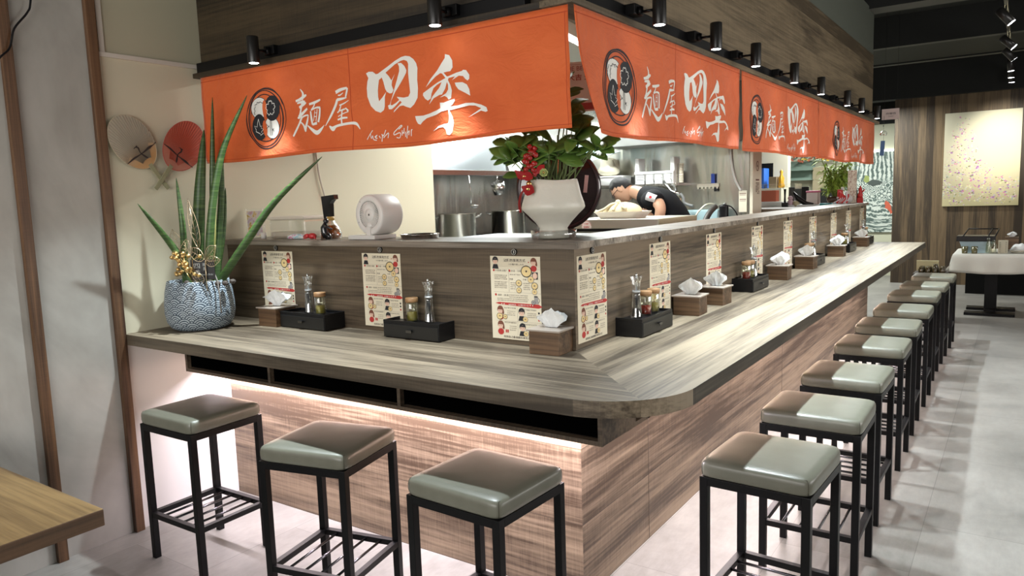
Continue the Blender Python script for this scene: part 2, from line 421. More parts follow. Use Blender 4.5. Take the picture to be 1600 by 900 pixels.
# fascia over the counter, board and kitchen ceiling
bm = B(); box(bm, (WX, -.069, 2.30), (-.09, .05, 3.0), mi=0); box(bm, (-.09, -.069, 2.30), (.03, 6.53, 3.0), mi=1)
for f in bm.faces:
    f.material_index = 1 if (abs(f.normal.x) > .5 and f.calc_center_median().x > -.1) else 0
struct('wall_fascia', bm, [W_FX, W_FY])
bm = B(); box(bm, (WX, -.066, 3.0), (-.09, .05, 3.45)); box(bm, (-.09, -.066, 3.0), (.026, 6.52, 3.45)); struct('wall_bulkhead', bm, GREYW)
bm = B()
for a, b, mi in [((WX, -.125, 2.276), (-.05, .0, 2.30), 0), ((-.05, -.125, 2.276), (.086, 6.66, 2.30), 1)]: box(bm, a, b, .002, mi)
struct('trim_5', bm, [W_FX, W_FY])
bm = B(); box(bm, (-5.6, -.0, 2.92), (-.09, 6.5, 3.02)); struct('ceiling_kitchen', bm, mat('kitchen_ceiling', (.36, .34, .28), .8))
bm = B(); box(bm, (-6, -4.2, 3.80), (4.6, 13.2, 3.9)); struct('ceiling', bm, CEIL)
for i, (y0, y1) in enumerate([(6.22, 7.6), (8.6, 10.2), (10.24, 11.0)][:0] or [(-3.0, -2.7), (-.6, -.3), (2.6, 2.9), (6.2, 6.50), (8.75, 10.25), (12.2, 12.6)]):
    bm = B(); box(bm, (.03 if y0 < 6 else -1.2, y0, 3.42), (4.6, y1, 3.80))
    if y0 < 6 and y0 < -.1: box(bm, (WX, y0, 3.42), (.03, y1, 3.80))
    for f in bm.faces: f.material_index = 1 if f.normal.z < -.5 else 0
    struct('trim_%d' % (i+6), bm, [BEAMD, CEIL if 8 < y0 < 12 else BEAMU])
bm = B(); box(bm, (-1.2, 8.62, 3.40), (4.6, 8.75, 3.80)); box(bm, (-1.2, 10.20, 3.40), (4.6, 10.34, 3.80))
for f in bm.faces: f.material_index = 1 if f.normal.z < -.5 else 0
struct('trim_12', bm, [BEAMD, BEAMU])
bm = B(); box(bm, (-1.4, 11.0, 2.97), (4.6, 11.3, 3.8)); struct('trim_13', bm, BEAMD)
# far wall of vertical planks, its end, and the wall with the mural
bm = B(); box(bm, (-.34, 11.14, 0), (4.6, 11.3, 3.0)); struct('wall_far', bm, W_FAR)
bm = B(); box(bm, (4.5, -4.2, 0), (4.6, 11.2, 3.8)); struct('wall_right', bm, PLASTER)
bm = B(); box(bm, (-5.6, 12.2, 0), (.2, 12.35, 2.68)); struct('wall_back', bm, CREAMK)
bm = B(); box(bm, (-5.6, 12.15, 2.68), (.2, 12.35, 3.8)); struct('trim_14', bm, BEAMD)
bm = B(); box(bm, (-3.25, 1.65, 0), (-3.1, 5.35, 2.92)); struct('wall_kitchen_left', bm, STEELW)
bm = B(); box(bm, (-3.1, 1.65, 0), (WX-.12, 1.77, 2.92)); struct('wall_kitchen_return', bm, CREAM)
bm = B(); box(bm, (-3.25, 5.0, 0), (-.835, 5.35, 2.92)); struct('wall_kitchen_steel', bm, STEELW)
bm = B(); box(bm, (-1.0, 5.0, 0), (-.80, 5.30, 2.92))
col = struct('wall_kitchen_column', bm, mat('column_cream', (.78, .74, .60), .6))
for v in col.data.vertices:
    if v.co.x < -.9: v.co.x = -.83
# ------------------------------------------------------------------ the counter
bar = thing('bar_counter', 'long L-shaped wood laminate bar counter wrapping around the open kitchen', 'counter', (0, 0, 0))
def arc(cx, cy, r, a0, a1, n=12): return [(cx+r*math.cos(a0+(a1-a0)*i/n), cy+r*math.sin(a0+(a1-a0)*i/n)) for i in range(n+1)]
# worktop: one slab, mitred where the two runs meet
rr = .30; cxx, cyy = .601-rr, -.612+rr
k0 = (cxx+rr*math.cos(-PI/4), cyy+rr*math.sin(-PI/4))
bm = B()
front = [(WX, .0), (WX, -.612), (cxx, -.612)] + arc(cxx, cyy, rr, -PI/2, -PI/4, 8)[1:] + [(0, 0)]
side = [(0, 0), k0] + arc(cxx, cyy, rr, -PI/4, 0, 8)[1:] + [(.601, 6.348), (0, 6.348)]
prism(bm, front, .948, 1.0, 0); prism(bm, side, .948, 1.0, 1)
o = obj('worktop', bm, [W_TX, W_TY], bar)
bm = B(); box(bm, (WX, -.047, 0), (0, .0, .948), mi=0); box(bm, (0, -.047, 0), (.038, 6.48, .948), mi=1)
for f in bm.faces: f.material_index = 1 if (f.normal.x > .5) else 0
obj('base_panel', bm, [W_X, W_Y], bar)
bm = B(); box(bm, (.0382, .58, .0), (.0392, .583, .947)); box(bm, (.0382, 2.9, .0), (.0392, 2.903, .947)); obj('panel_joint', bm, mat('panel_joint', (.12, .09, .07), .6), bar)
bm = B(); box(bm, (WX, -.0, 1.0), (-.05, .05, 1.401), mi=0); box(bm, (-.05, 0, 1.0), (0, 6.5, 1.401), mi=1)
for f in bm.faces: f.material_index = 1 if (f.normal.x > .5) else 0
obj('divider_panel', bm, [wood('divider_wood_x_shaded', (.032, .021, .012), (.135, .097, .060), 'X', ('Z', .2), .15, .5, .12, 12), wood('divider_wood_y', (.050, .036, .023), (.215, .160, .104), 'Y', ('Z', .2), .15, .5, .12, 12)], bar)  # one laminate in two tones; the front run's shade is painted in
bm = B(); lp = [(WX, .28), (WX, -.021), (.02, -.021), (.02, 6.52), (-.26, 6.52), (-.26, .28)]
prism(bm, lp, 1.399, 1.425, 0)
for f in bm.faces:
    f.material_index = 1 if (f.normal.x > .5) else 0
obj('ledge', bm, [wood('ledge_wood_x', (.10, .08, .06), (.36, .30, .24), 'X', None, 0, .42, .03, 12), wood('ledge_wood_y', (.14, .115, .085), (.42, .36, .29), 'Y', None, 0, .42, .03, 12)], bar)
# cubby box hanging under the worktop
bm = B(); x0, x1, y0, y1, z0, z1 = -2.0, .330, -.422, -.05, .795, .948
t = .016
box(bm, (x0, y0, z0), (x1, y1, z0+t)); box(bm, (x0, y0, z1-.004), (x1, y1, z1)); box(bm, (x0, y1-t, z0), (x1, y1, z1))
for x in (x0, -1.355, -.565, x1-t): box(bm, (x, y0, z0+t), (x+t, y1, z1-.004) if x < 0 else (x+t, y1-.12, z1-.004))
obj('cubby_shelf', bm, [wood('cubby_wood', (.04, .028, .018), (.17, .12, .08), 'X', None, 0, .5, .4)], bar)
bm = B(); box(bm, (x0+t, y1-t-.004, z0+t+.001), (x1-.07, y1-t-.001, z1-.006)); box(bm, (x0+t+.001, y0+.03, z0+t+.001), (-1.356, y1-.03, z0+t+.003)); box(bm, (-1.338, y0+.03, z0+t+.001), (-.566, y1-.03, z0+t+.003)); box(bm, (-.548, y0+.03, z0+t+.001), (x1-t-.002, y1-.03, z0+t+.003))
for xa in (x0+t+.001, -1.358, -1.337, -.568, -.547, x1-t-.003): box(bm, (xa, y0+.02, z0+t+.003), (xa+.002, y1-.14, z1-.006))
obj('cubby_shade', bm, mat('cubby_shade_black', (.002, .002, .002), .95, spec=.02), bar)  # black sheets inside the cubby stand in for its deep shade
bm = B(); box(bm, (-2.16, -.168, .790), (.28, -.152, .7945)); o = obj('led_strip', bm, mat('led_strip_body', (.7, .7, .7), .6), bar)
# ------------------------------------------------------------------ banners
ART = {"polys":[[[0.836,0.118],[0.852,0.113],[0.877,0.116],[0.895,0.128],[0.93,0.137],[0.929,0.147],[0.913,0.154],[0.904,0.196],[0.903,0.223],[0.906,0.241],[0.927,0.228],[0.953,0.207],[0.942,0.227],[0.935,0.265],[0.928,0.279],[0.908,0.289],[0.881,0.279],[0.857,0.257],[0.839,0.216],[0.836,0.18],[0.841,0.153],[0.848,0.139]],[[0.891,0.129],[0.908,0.128],[0.961,0.107],[1.007,0.088],[1.044,0.077],[1.068,0.075],[1.091,0.08],[1.112,0.094],[1.126,0.112],[1.132,0.132],[1.126,0.177],[1.125,0.211],[1.118,0.247],[1.098,0.271],[1.078,0.284],[1.058,0.278],[1.039,0.27],[1.021,0.271],[0.983,0.294],[0.987,0.286],[1.032,0.257],[1.024,0.25],[0.994,0.27],[0.973,0.28],[0.957,0.278],[0.954,0.263],[0.966,0.26],[0.995,0.209],[1.016,0.164],[1.03,0.131],[1.03,0.114],[1.023,0.099],[1.043,0.1],[1.061,0.115],[1.071,0.133],[1.067,0.144],[1.05,0.163],[1.024,0.191],[1.003,0.212],[0.976,0.245],[0.969,0.262],[0.978,0.264],[0.999,0.257],[1.02,0.246],[1.008,0.233],[1.045,0.239],[1.069,0.237],[1.08,0.223],[1.08,0.186],[1.079,0.143],[1.082,0.109],[1.076,0.097],[1.059,0.09],[1.039,0.092],[1.006,0.102],[0.972,0.119],[0.953,0.129],[0.971,0.145],[0.985,0.164],[1.005,0.14],[0.989,0.167],[0.986,0.184],[0.994,0.204],[0.986,0.215],[0.972,0.216],[0.956,0.207],[0.948,0.195],[0.94,0.167],[0.929,0.144]],[[1.281,0.097],[1.303,0.104],[1.317,0.126],[1.317,0.152],[1.304,0.165],[1.285,0.165],[1.267,0.166],[1.284,0.183],[1.293,0.183],[1.333,0.175],[1.362,0.172],[1.369,0.168],[1.383,0.171],[1.399,0.191],[1.399,0.206],[1.391,0.212],[1.379,0.204],[1.368,0.192],[1.347,0.188],[1.31,0.201],[1.327,0.188],[1.293,0.19],[1.289,0.197],[1.301,0.217],[1.31,0.24],[1.306,0.27],[1.293,0.274],[1.285,0.264],[1.272,0.257],[1.247,0.261],[1.28,0.247],[1.29,0.234],[1.289,0.216],[1.283,0.204],[1.274,0.229],[1.258,0.25],[1.245,0.25],[1.214,0.259],[1.186,0.281],[1.205,0.252],[1.242,0.222],[1.255,0.201],[1.232,0.208],[1.211,0.22],[1.2,0.24],[1.196,0.259],[1.178,0.265],[1.161,0.255],[1.15,0.241],[1.152,0.232],[1.181,0.221],[1.233,0.2],[1.276,0.188],[1.26,0.169],[1.25,0.166],[1.224,0.176],[1.169,0.212],[1.196,0.183],[1.236,0.153],[1.259,0.13],[1.279,0.112]],[[1.325,0.212],[1.365,0.215],[1.388,0.227],[1.399,0.246],[1.402,0.271],[1.377,0.257],[1.344,0.24],[1.33,0.224]],[[1.248,0.281],[1.268,0.283],[1.303,0.276],[1.323,0.274],[1.325,0.281],[1.312,0.295],[1.299,0.301],[1.336,0.301],[1.375,0.296],[1.413,0.299],[1.449,0.31],[1.474,0.323],[1.48,0.338],[1.471,0.341],[1.448,0.333],[1.382,0.352],[1.449,0.324],[1.421,0.311],[1.393,0.307],[1.355,0.31],[1.316,0.314],[1.296,0.316],[1.309,0.341],[1.314,0.364],[1.306,0.401],[1.291,0.411],[1.276,0.407],[1.27,0.389],[1.258,0.377],[1.233,0.377],[1.198,0.387],[1.228,0.37],[1.264,0.364],[1.286,0.364],[1.291,0.343],[1.289,0.313],[1.256,0.316],[1.221,0.326],[1.169,0.333],[1.145,0.344],[1.131,0.355],[1.118,0.35],[1.109,0.335],[1.104,0.319],[1.149,0.321],[1.19,0.316],[1.232,0.308],[1.25,0.302]]],"strokes":[[[0.408,0.139,0.002],[0.423,0.157,0.0055],[0.424,0.171,0.007],[0.416,0.189,0.006]],[[0.373,0.19,0.005],[0.399,0.186,0.0065],[0.43,0.175,0.007],[0.448,0.169,0.004]],[[0.382,0.201,0.0035],[0.419,0.197,0.006],[0.436,0.198,0.003]],[[0.394,0.222,0.006],[0.429,0.208,0.0065],[0.443,0.204,0.0025]],[[0.418,0.199,0.007],[0.403,0.235,0.005],[0.391,0.263,0.0075],[0.375,0.268,0.003]],[[0.448,0.231,0.005],[0.416,0.249,0.007],[0.385,0.264,0.008]],[[0.409,0.264,0.007],[0.388,0.292,0.006],[0.357,0.325,0.0065],[0.337,0.349,0.005]],[[0.389,0.284,0.003],[0.417,0.302,0.0045],[0.435,0.327,0.008],[0.435,0.337,0.003]],[[0.454,0.261,0.003],[0.448,0.289,0.0065],[0.436,0.323,0.0085]],[[0.402,0.27,0.004],[0.43,0.262,0.004],[0.454,0.261,0.003]],[[0.452,0.309,0.0025],[0.485,0.331,0.007],[0.516,0.347,0.01],[0.543,0.334,0.0065],[0.566,0.316,0.001]],[[0.463,0.213,0.005],[0.503,0.209,0.006],[0.535,0.203,0.005],[0.545,0.2,0.0025]],[[0.505,0.211,0.0035],[0.494,0.226,0.0035],[0.476,0.239,0.0035]],[[0.47,0.245,0.004],[0.476,0.276,0.0065],[0.487,0.308,0.005]],[[0.473,0.241,0.003],[0.512,0.233,0.004],[0.541,0.236,0.005]],[[0.539,0.236,0.005],[0.534,0.273,0.0065],[0.526,0.3,0.0065]],[[0.487,0.308,0.005],[0.517,0.303,0.007]],[[0.501,0.244,0.002],[0.492,0.293,0.002]],[[0.518,0.241,0.0025],[0.51,0.294,0.0025]],[[0.499,0.255,0.0015],[0.517,0.257,0.0015]],[[0.498,0.272,0.002],[0.515,0.274,0.0015]],[[0.644,0.179,0.0075],[0.675,0.17,0.007],[0.716,0.166,0.0045]],[[0.718,0.166,0.0045],[0.713,0.182,0.0055],[0.704,0.204,0.0045]],[[0.657,0.192,0.0025],[0.67,0.193,0.003],[0.69,0.184,0.0015]],[[0.65,0.212,0.0065],[0.677,0.21,0.0055],[0.71,0.207,0.0025]],[[0.652,0.211,0.0065],[0.639,0.241,0.007],[0.613,0.28,0.006],[0.573,0.321,0.0015]],[[0.664,0.237,0.003],[0.692,0.231,0.003],[0.723,0.22,0.001]],[[0.675,0.235,0.003],[0.665,0.259,0.0035],[0.653,0.269,0.0025]],[[0.659,0.263,0.0025],[0.689,0.257,0.0035],[0.701,0.255,0.0015]],[[0.701,0.251,0.0025],[0.717,0.266,0.005]],[[0.681,0.26,0.003],[0.675,0.293,0.004],[0.674,0.317,0.004]],[[0.653,0.3,0.0035],[0.681,0.294,0.0045],[0.709,0.294,0.0035]],[[0.718,0.268,0.002],[0.682,0.276,0.002],[0.657,0.286,0.002]],[[0.598,0.323,0.003],[0.616,0.337,0.0105],[0.637,0.328,0.0055],[0.667,0.323,0.0055],[0.722,0.319,0.0055],[0.757,0.324,0.0065],[0.777,0.348,0.002]],[[0.824,0.396,0.002],[0.84,0.378,0.002],[0.861,0.359,0.002]],[[0.848,0.37,0.002],[0.849,0.386,0.002],[0.854,0.392,0.002],[0.861,0.382,0.002],[0.867,0.398,0.002],[0.886,0.402,0.002]],[[0.874,0.388,0.002],[0.89,0.381,0.002],[0.878,0.391,0.002],[0.891,0.394,0.002]],[[0.901,0.384,0.002],[0.908,0.395,0.002]],[[0.915,0.379,0.002],[0.926,0.385,0.002],[0.938,0.362,0.002]],[[0.921,0.38,0.002],[0.915,0.409,0.002]],[[0.925,0.394,0.002],[0.952,0.375,0.002],[0.948,0.396,0.002]],[[1.007,0.364,0.002],[1.028,0.353,0.002],[1.022,0.35,0.002],[0.996,0.365,0.002],[0.981,0.376,0.002],[0.982,0.385,0.002],[1.008,0.378,0.002],[1.016,0.383,0.002],[1.008,0.398,0.0015],[0.992,0.396,0.002]],[[1.04,0.361,0.002],[1.034,0.384,0.002]],[[1.027,0.369,0.002],[1.023,0.39,0.002]],[[1.026,0.381,0.002],[1.036,0.377,0.002]],[[1.045,0.376,0.002],[1.041,0.397,0.002]],[[1.062,0.354,0.002],[1.047,0.403,0.002]],[[1.05,0.386,0.002],[1.067,0.374,0.002],[1.06,0.391,0.002]],[[1.085,0.371,0.0015],[1.079,0.373,0.002],[1.074,0.396,0.002]]],"els":{"W1":[0.098,0.195,0.064,0.049],"B1":[0.1985,0.2045,0.0565,0.0595],"B2":[0.089,0.2845,0.054,0.0625],"W2":[0.185,0.295,0.054,0.05],"ring":[0.1425,0.2475,0.1485,0.1405],"ring2":[0.1395,0.2475,0.1305,0.1315],"ring3":[0.1375,0.246,0.1155,0.11],"L1":[0.1425,0.2035,0.0175,0.0425],"L2":[0.131,0.2925,0.017,0.0375]},"lines":{"sakura":[[0.196,0.166],[0.202,0.184],[0.228,0.189],[0.217,0.209],[0.221,0.24],[0.189,0.226],[0.161,0.238],[0.156,0.223],[0.165,0.207],[0.158,0.19],[0.173,0.183],[0.186,0.183]],"leaf":[[0.085,0.245],[0.096,0.282],[0.108,0.279],[0.101,0.29],[0.119,0.295],[0.099,0.309],[0.115,0.314],[0.092,0.323],[0.092,0.316],[0.06,0.302],[0.064,0.296],[0.053,0.275],[0.072,0.282],[0.077,0.262]],"blossom":[[0.06,0.224],[0.055,0.212],[0.064,0.206],[0.057,0.196],[0.068,0.185],[0.064,0.177],[0.081,0.175],[0.085,0.166],[0.1,0.17],[0.112,0.166],[0.121,0.172],[0.135,0.175]],"bam":[[0.179,0.263],[0.17,0.329],[0.183,0.33],[0.188,0.263]],"bam2":[[0.187,0.299],[0.2,0.313]],"bam3":[[0.186,0.308],[0.201,0.3]],"bam4":[[0.145,0.275],[0.167,0.291]],"bam5":[[0.142,0.297],[0.168,0.284]]}}
def art_local(bm, ox):
    """print of a banner in (u, v) metres; u to the right, v down; layers are kept in y"""
    e = ART['els']; L = ART['lines']
    def el(k, mi, y, n=36, g=1.0):
        a = e[k]; disc(bm, ox+a[0], -a[1], a[2]*g, a[3]*g, y, mi, n)
    def ring(k, w, y, ph, amp, a0=0, a1=2*PI):
        a = e[k]; n = 56; P = []
        for i in range(n+1):
            t = a0+(a1-a0)*i/n; q = 1+amp*math.sin(3*t+ph); ww = w*(.45+.55*abs(math.sin(t*1.0+ph)))
            P.append((ox+a[0]+a[2]*q*math.cos(t), -a[1]+a[3]*q*math.sin(t), ww))
        ribbon(bm, P, y, 1, 1)
    ring('ring', .0032, 1, .3, .012); ring('ring2', .0042, 1, 1.7, .015); ring('ring3', .0024, 1, 2.9, .02); ring('ring', .0016, 1, 4.1, .03, .4, 3.9)
    for k, mi, lay in (('W1', 0, 1), ('B1', 1, 1.6), ('W2', 0, 1.3), ('B2', 1, 1.9)):
        if mi == 0: el(k, 1, lay-.1, g=1.05)
        el(k, mi, lay)
    el('L1', 2, 2.2); el('L2', 2, 2.2)
    for k, mi, w, cl in (('sakura', 0, .0017, 1), ('leaf', 0, .0014, 1), ('blossom', 1, .0016, 0), ('bam', 1, .0014, 1), ('bam2', 1, .0014, 0), ('bam3', 1, .0014, 0), ('bam4', 1, .0014, 0), ('bam5', 1, .0014, 0)):
        P = [(ox+a, -b, w) for a, b in L[k]]
        if k == 'sakura':
            cx_ = ox+sum(a for a, b in L[k])/len(L[k]); cz_ = -sum(b for a, b in L[k])/len(L[k])
            P = [(cx_+.036*r_*math.sin(t_), cz_+.036*r_*math.cos(t_), w) for t_, r_ in [(2*PI*(i/40), (.62+.38*abs(math.sin(2.5*2*PI*i/40+PI/2))**.7)*(1-.16*max(0, 1-abs(((i/8) % 1)-0)*9 if (i/8) % 1 < .5 else 1-abs(((i/8) % 1)-1)*9))) for i in range(40)]]
        if cl: P.append(P[0])
        ribbon(bm, P, 2.5, mi, 1)
    for s in ART['strokes']: ribbon(bm, [(ox+a, -b, w) for a, b, w in s], 1, 0, 4)
    for p in ART['polys']: flat(bm, [(ox+a, -b) for a, b in p], 1, 0)
def banner(name_label, origin, dirv, nrm, width, height, ox, seed, skew=0.0):
    """origin: top left corner seen from outside; dirv: to the right; nrm: outwards"""
    rnd = random.Random(seed); ph = [rnd.uniform(0, 6.28) for _ in range(6)]
    O = Vector(origin); D = Vector(dirv); N = Vector(nrm)
    def fn(u, v, off=0):
        s = (v/height)
        sh = skew*s**1.6*math.exp(-u/.16)
        w = .006*math.sin(u*7+ph[0])*s + .004*math.sin(u*17+v*5+ph[1])*s + .0025*math.sin(u*31-v*22+ph[2])*s + .0022*math.sin(v*28+u*9+ph[3])*(.3+s*.7)
        w += .0018*math.sin(u*11+v*40+ph[4])*s
        vv = v + (.006*math.sin(u*5+ph[5]) + .004*math.sin(u*2.1))*s*s + .5*skew*s*s*math.exp(-u/.1)*-.12
        return O + D*(u+sh) + N*(w+off+.004) + Vector((0, 0, -vv))
    root = thing('noren_banner', name_label, 'banner', O, 0, 'orange cloth banners along the fascia board')
    bm = B(); nu = int(width/.02); nv = 26
    G = [[bm.verts.new(fn(width*i/nu, height*j/nv) - O) for j in range(nv+1)] for i in range(nu+1)]
    for i in range(nu):
        for j in range(nv): bm.faces.new((G[i][j], G[i+1][j], G[i+1][j+1], G[i][j+1]))
    c = obj('cloth', bm, ORANGE, root, True)
    md = c.modifiers.new('s', 'SOLIDIFY'); md.thickness = .0012; md.offset = 0
    bm = B()
    for (u0, u1, v0, v1) in [(0, width, .022, .0255), (0, width, height-.016, height-.0135), (.012, .0145, .02, height-.01), (width-.0145, width-.012, .02, height-.01), (width*.497, width*.499, .0, height)]:
        n = max(1, int((u1-u0)/.02)); m = max(1, int((v1-v0)/.02))
        g = [[bm.verts.new(fn(u0+(u1-u0)*i/n, v0+(v1-v0)*j/m, .0012) - O) for j in range(m+1)] for i in range(n+1)]
        for i in range(n):
            for j in range(m): bm.faces.new((g[i][j], g[i+1][j], g[i+1][j+1], g[i][j+1]))
    obj('hem_stitching', bm, mat('banner_stitching', (.50, .06, .012), .8) if 'banner_stitching' not in bpy.data.materials else bpy.data.materials['banner_stitching'], root)
    bm = B(); art_local(bm, ox)
    for i in range(1, int(width/.035)):
        bmesh.ops.bisect_plane(bm, geom=bm.verts[:]+bm.edges[:]+bm.faces[:], plane_co=(i*.035, 0, 0), plane_no=(1, 0, 0))
    for j in range(1, int(height/.035)):
        bmesh.ops.bisect_plane(bm, geom=bm.verts[:]+bm.edges[:]+bm.faces[:], plane_co=(0, 0, -j*.035), plane_no=(0, 0, 1))
    for v in bm.verts: v.co = fn(v.co.x, -v.co.z, .001+v.co.y*.0009) - O
    obj('printed_logo_and_lettering', bm, [BWHITE, CHAR, ORANGE], root)
    return root
banner('orange calligraphy banner over the front run of the counter, reaching the left wall', (-2.142, -.112, 2.273), (1, 0, 0), (0, -1, 0), 2.205, .437, .363, 3)
banner('first orange banner on the long side, its lower corner near the vase pulled inwards', (.082, -.112, 2.270), (0, 1, 0), (1, 0, 0), 1.86, .437, .196, 5, .20)
banner('middle one of the three orange banners along the long side of the counter', (.082, 1.785, 2.268), (0, 1, 0), (1, 0, 0), 1.90, .437, .155, 8)
banner('farthest orange banner on the long side, above the bushy plant', (.082, 3.70, 2.266), (0, 1, 0), (1, 0, 0), 2.62, .437, .54, 9)
# ------------------------------------------------------------------ track spotlights on the fascia
bm = B(); box(bm, (WX+.02, -.112, 2.302), (-.12, -.070, 2.352), .003); o = obj('lighting_track', bm, BLACK); tag(o, 'black lighting track on the fascia above the left banner', 'track')
bm = B(); box(bm, (.031, .02, 2.302), (.072, 6.45, 2.352), .003); o = obj('lighting_track', bm, BLACK); tag(o, 'black lighting track on the long fascia above the right-hand banners', 'track')
def spot_parts(t):
    """local: arm comes from -x (the fascia), lamp body hangs at the origin, lens at z = 0"""
    bm = B(); lathe(bm, [(.0265, .0), (.0275, .004), (.0275, .116), (.0255, .12)], n=24); lathe(bm, [(.0235, .003), (.0235, .0035)], n=24, cap=True)
    obj('lamp_body', bm, mat('spot_black', (.012, .011, .010), .32) if 'spot_black' not in bpy.data.materials else bpy.data.materials['spot_black'], t)
    bm = B(); lathe(bm, [(0, -.0015), (.021, -.001), (.0235, .002)], n=20, cap=False); obj('lens', bm, GLOW, t)
    bm = B(); cyl(bm, (-.075, 0, .062), (-.026, 0, .062), .006, 8); cyl(bm, (-.082, 0, .050), (-.082, 0, .082), .013, 12); obj('bracket_arm', bm, BLACK, t)
    bm = B(); bx(bm, (-.112, 0, .072), (.05, .075, .042), .004); obj('driver_box', bm, BLACK, t)
bodies = bpy.data.objects
first = None
sp = [(-1.556, -.222, 'black cylinder spotlight above the left banner nearest the left wall'), (-.457, -.222, 'black cylinder spotlight above the calligraphy of the left banner')]
for i, (x, y, lb) in enumerate(sp):
    t = thing('track_spotlight', lb, 'spotlight', (x, y, 2.262), -PI/2, 'spotlights over the counter'); spot_parts(t)
    lamp('spot_beam', 'SPOT', (x, y, 2.256), 105, COOL, target=(x, y-.80, 0), spot=84, blend=.9, rad=.018)
t0 = None
ry = [.37, 1.03, 1.66, 2.48, 3.24, 4.2, 4.86, 5.72]
nm = ['nearest the corner of the counter', 'second from the corner', 'third from the corner', 'fourth from the corner', 'fifth from the corner', 'sixth from the corner', 'second from the far end', 'at the far end beside the hanging sign']
for i, y in enumerate(ry):
    lb = 'black cylinder spotlight on the long fascia, ' + nm[i]
    if t0 is None:
        t0 = thing('track_spotlight', lb, 'spotlight', (.2, y, 2.262), 0, 'spotlights over the counter'); spot_parts(t0)
    else: dup(t0, (.2, y, 2.262), 0, lb)
    lamp('spot_beam', 'SPOT', (.2, y, 2.256), 106, COOL, target=(1.08, y, 0), spot=84, blend=.9, rad=.018)
# ------------------------------------------------------------------ bar stools
def make_stool(label):
    t = thing('bar_stool', label, 'stool', (0, 0, 0), 0, 'olive bar stools around the counter')
    w, d = .395, .372; hw, hd = w/2, d/2; s = .028
    bm = B(); N = 22; M_ = 20
    def top(u, v):
        e = (1-abs(u)**3.2)*(1-abs(v)**3.2)
        return .655 + .034 + .012*max(e, 0)**.6
    def prof(u, v, z):
        return u, v
    # rounded cushion: superellipse rings
    rings = []
    for (k, z) in [(.965, .642), (.992, .648), (1.0, .660), (1.0, .676), (.992, .687), (.972, .694), (.93, .6985), (.80, .7015), (.5, .7035), (.2, .704)]:
        r = []
        for i in range(64):
            a = 2*PI*i/64; c_, s_ = math.cos(a), math.sin(a); e = .16 if k > .9 else .22
            r.append(bm.verts.new((hw*k*math.copysign(abs(c_)**e, c_), hd*k*math.copysign(abs(s_)**e, s_), z + .0016*math.sin(a*3+.7)*(1 if .65 < z < .69 else 0))))
        rings.append(r)
    for a, b in zip(rings, rings[1:]):
        for i in range(64): bm.faces.new((a[i], a[(i+1) % 64], b[(i+1) % 64], b[i]))
    bm.faces.new(rings[0][::-1]); bm.faces.new(rings[-1])
    seat = obj('seat_cushion', bm, LEATHER, t, True)
    for sx in (-1, 1):
        a_ = lambda k: sx*hw*.955*k
        bm = B(); tube(bm, [(a_(.99), -hd*.929, .648), (a_(1), -hd*.937, .660), (a_(1), -hd*.937, .676), (a_(.992), -hd*.929, .687), (a_(.975), -hd*.905, .6945), (a_(.965), -hd*.6, .6965), (a_(.965), 0, .697), (a_(.965), hd*.6, .6965), (a_(.975), hd*.905, .6945), (a_(.992), hd*.929, .687), (a_(1), hd*.937, .676), (a_(1), hd*.937, .660), (a_(.99), hd*.929, .648)], .0014, 6); obj('seam', bm, SEAM, seat)
    L = []
    for sx in (-1, 1):
        for sy in (-1, 1):
            bm = B(); cx, cy = sx*(hw-.018), sy*(hd-.018); box(bm, (cx-s/2, cy-s/2, 0), (cx+s/2, cy+s/2, .641), .0015); obj('leg', bm, BLACK, t)
    bm = B(); a, b = hw-.018, hd-.018
    for sy in (-1, 1): box(bm, (-a+s/2, sy*b-s/2, .612), (a-s/2, sy*b+s/2, .641), .001)
    for sx in (-1, 1): box(bm, (sx*a-s/2, -b+s/2, .612), (sx*a+s/2, b-s/2, .641), .001)
    obj('seat_frame', bm, BLACK, t)
    bm = B(); z0, z1 = .198, .222
    for sy in (-1, 1): box(bm, (-a+s/2, sy*b-s/2+.002, z0), (a-s/2, sy*b+s/2-.002, z1), .001)
    for sx in (-1, 1): box(bm, (sx*a-s/2+.002, -b+s/2, z0), (sx*a+s/2-.002, b-s/2, z1), .001)
    obj('footrest_frame', bm, BLACK, t)
    for i in range(4):
        x = -a + (i+1)*2*a/5; bm = B(); cyl(bm, (x, -b+.008, .212), (x, b-.008, .212), .0055, 10); obj('footrest_bar', bm, mat('dark_steel_bar', (.10, .10, .11), .25, 1) if 'dark_steel_bar' not in bpy.data.materials else bpy.data.materials['dark_steel_bar'], t)
    return t
stools = [(-1.658, -.573, 1.0, 'olive leather bar stool at the front run nearest the white left wall'), (-.79, -.580, 12.5, 'middle olive leather bar stool of the three at the front run, turned slightly askew'),
 (-.026, -.580, -2.2, 'olive leather bar stool at the front run nearest the counter corner'),
 (.735, .055, 87.5, 'nearest olive leather bar stool along the long side of the counter'), (.743, .738, 0, 'second olive bar stool from the corner along the long side'), (.735, 1.425, 89, 'third olive bar stool from the corner along the long side'),
 (.727, 2.235, 90, 'fourth olive bar stool from the corner along the long side'), (.716, 2.94, 91, 'fifth olive bar stool from the corner along the long side'), (.716, 3.68, 90, 'sixth olive bar stool from the corner, middle of the far row'),
 (.698, 4.53, 90, 'third olive bar stool from the far end of the long side'), (.708, 5.22, 89, 'second olive bar stool from the far end of the long side'), (.718, 5.98, 90, 'farthest olive bar stool, at the open end of the counter')]
st0 = None
for x, y, a, lb in stools:
    if st0 is None: st0 = make_stool(lb); st0.location = (x, y, 0); st0.rotation_euler = (0, 0, math.radians(a))
    else: dup(st0, (x, y, 0), math.radians(a), lb)
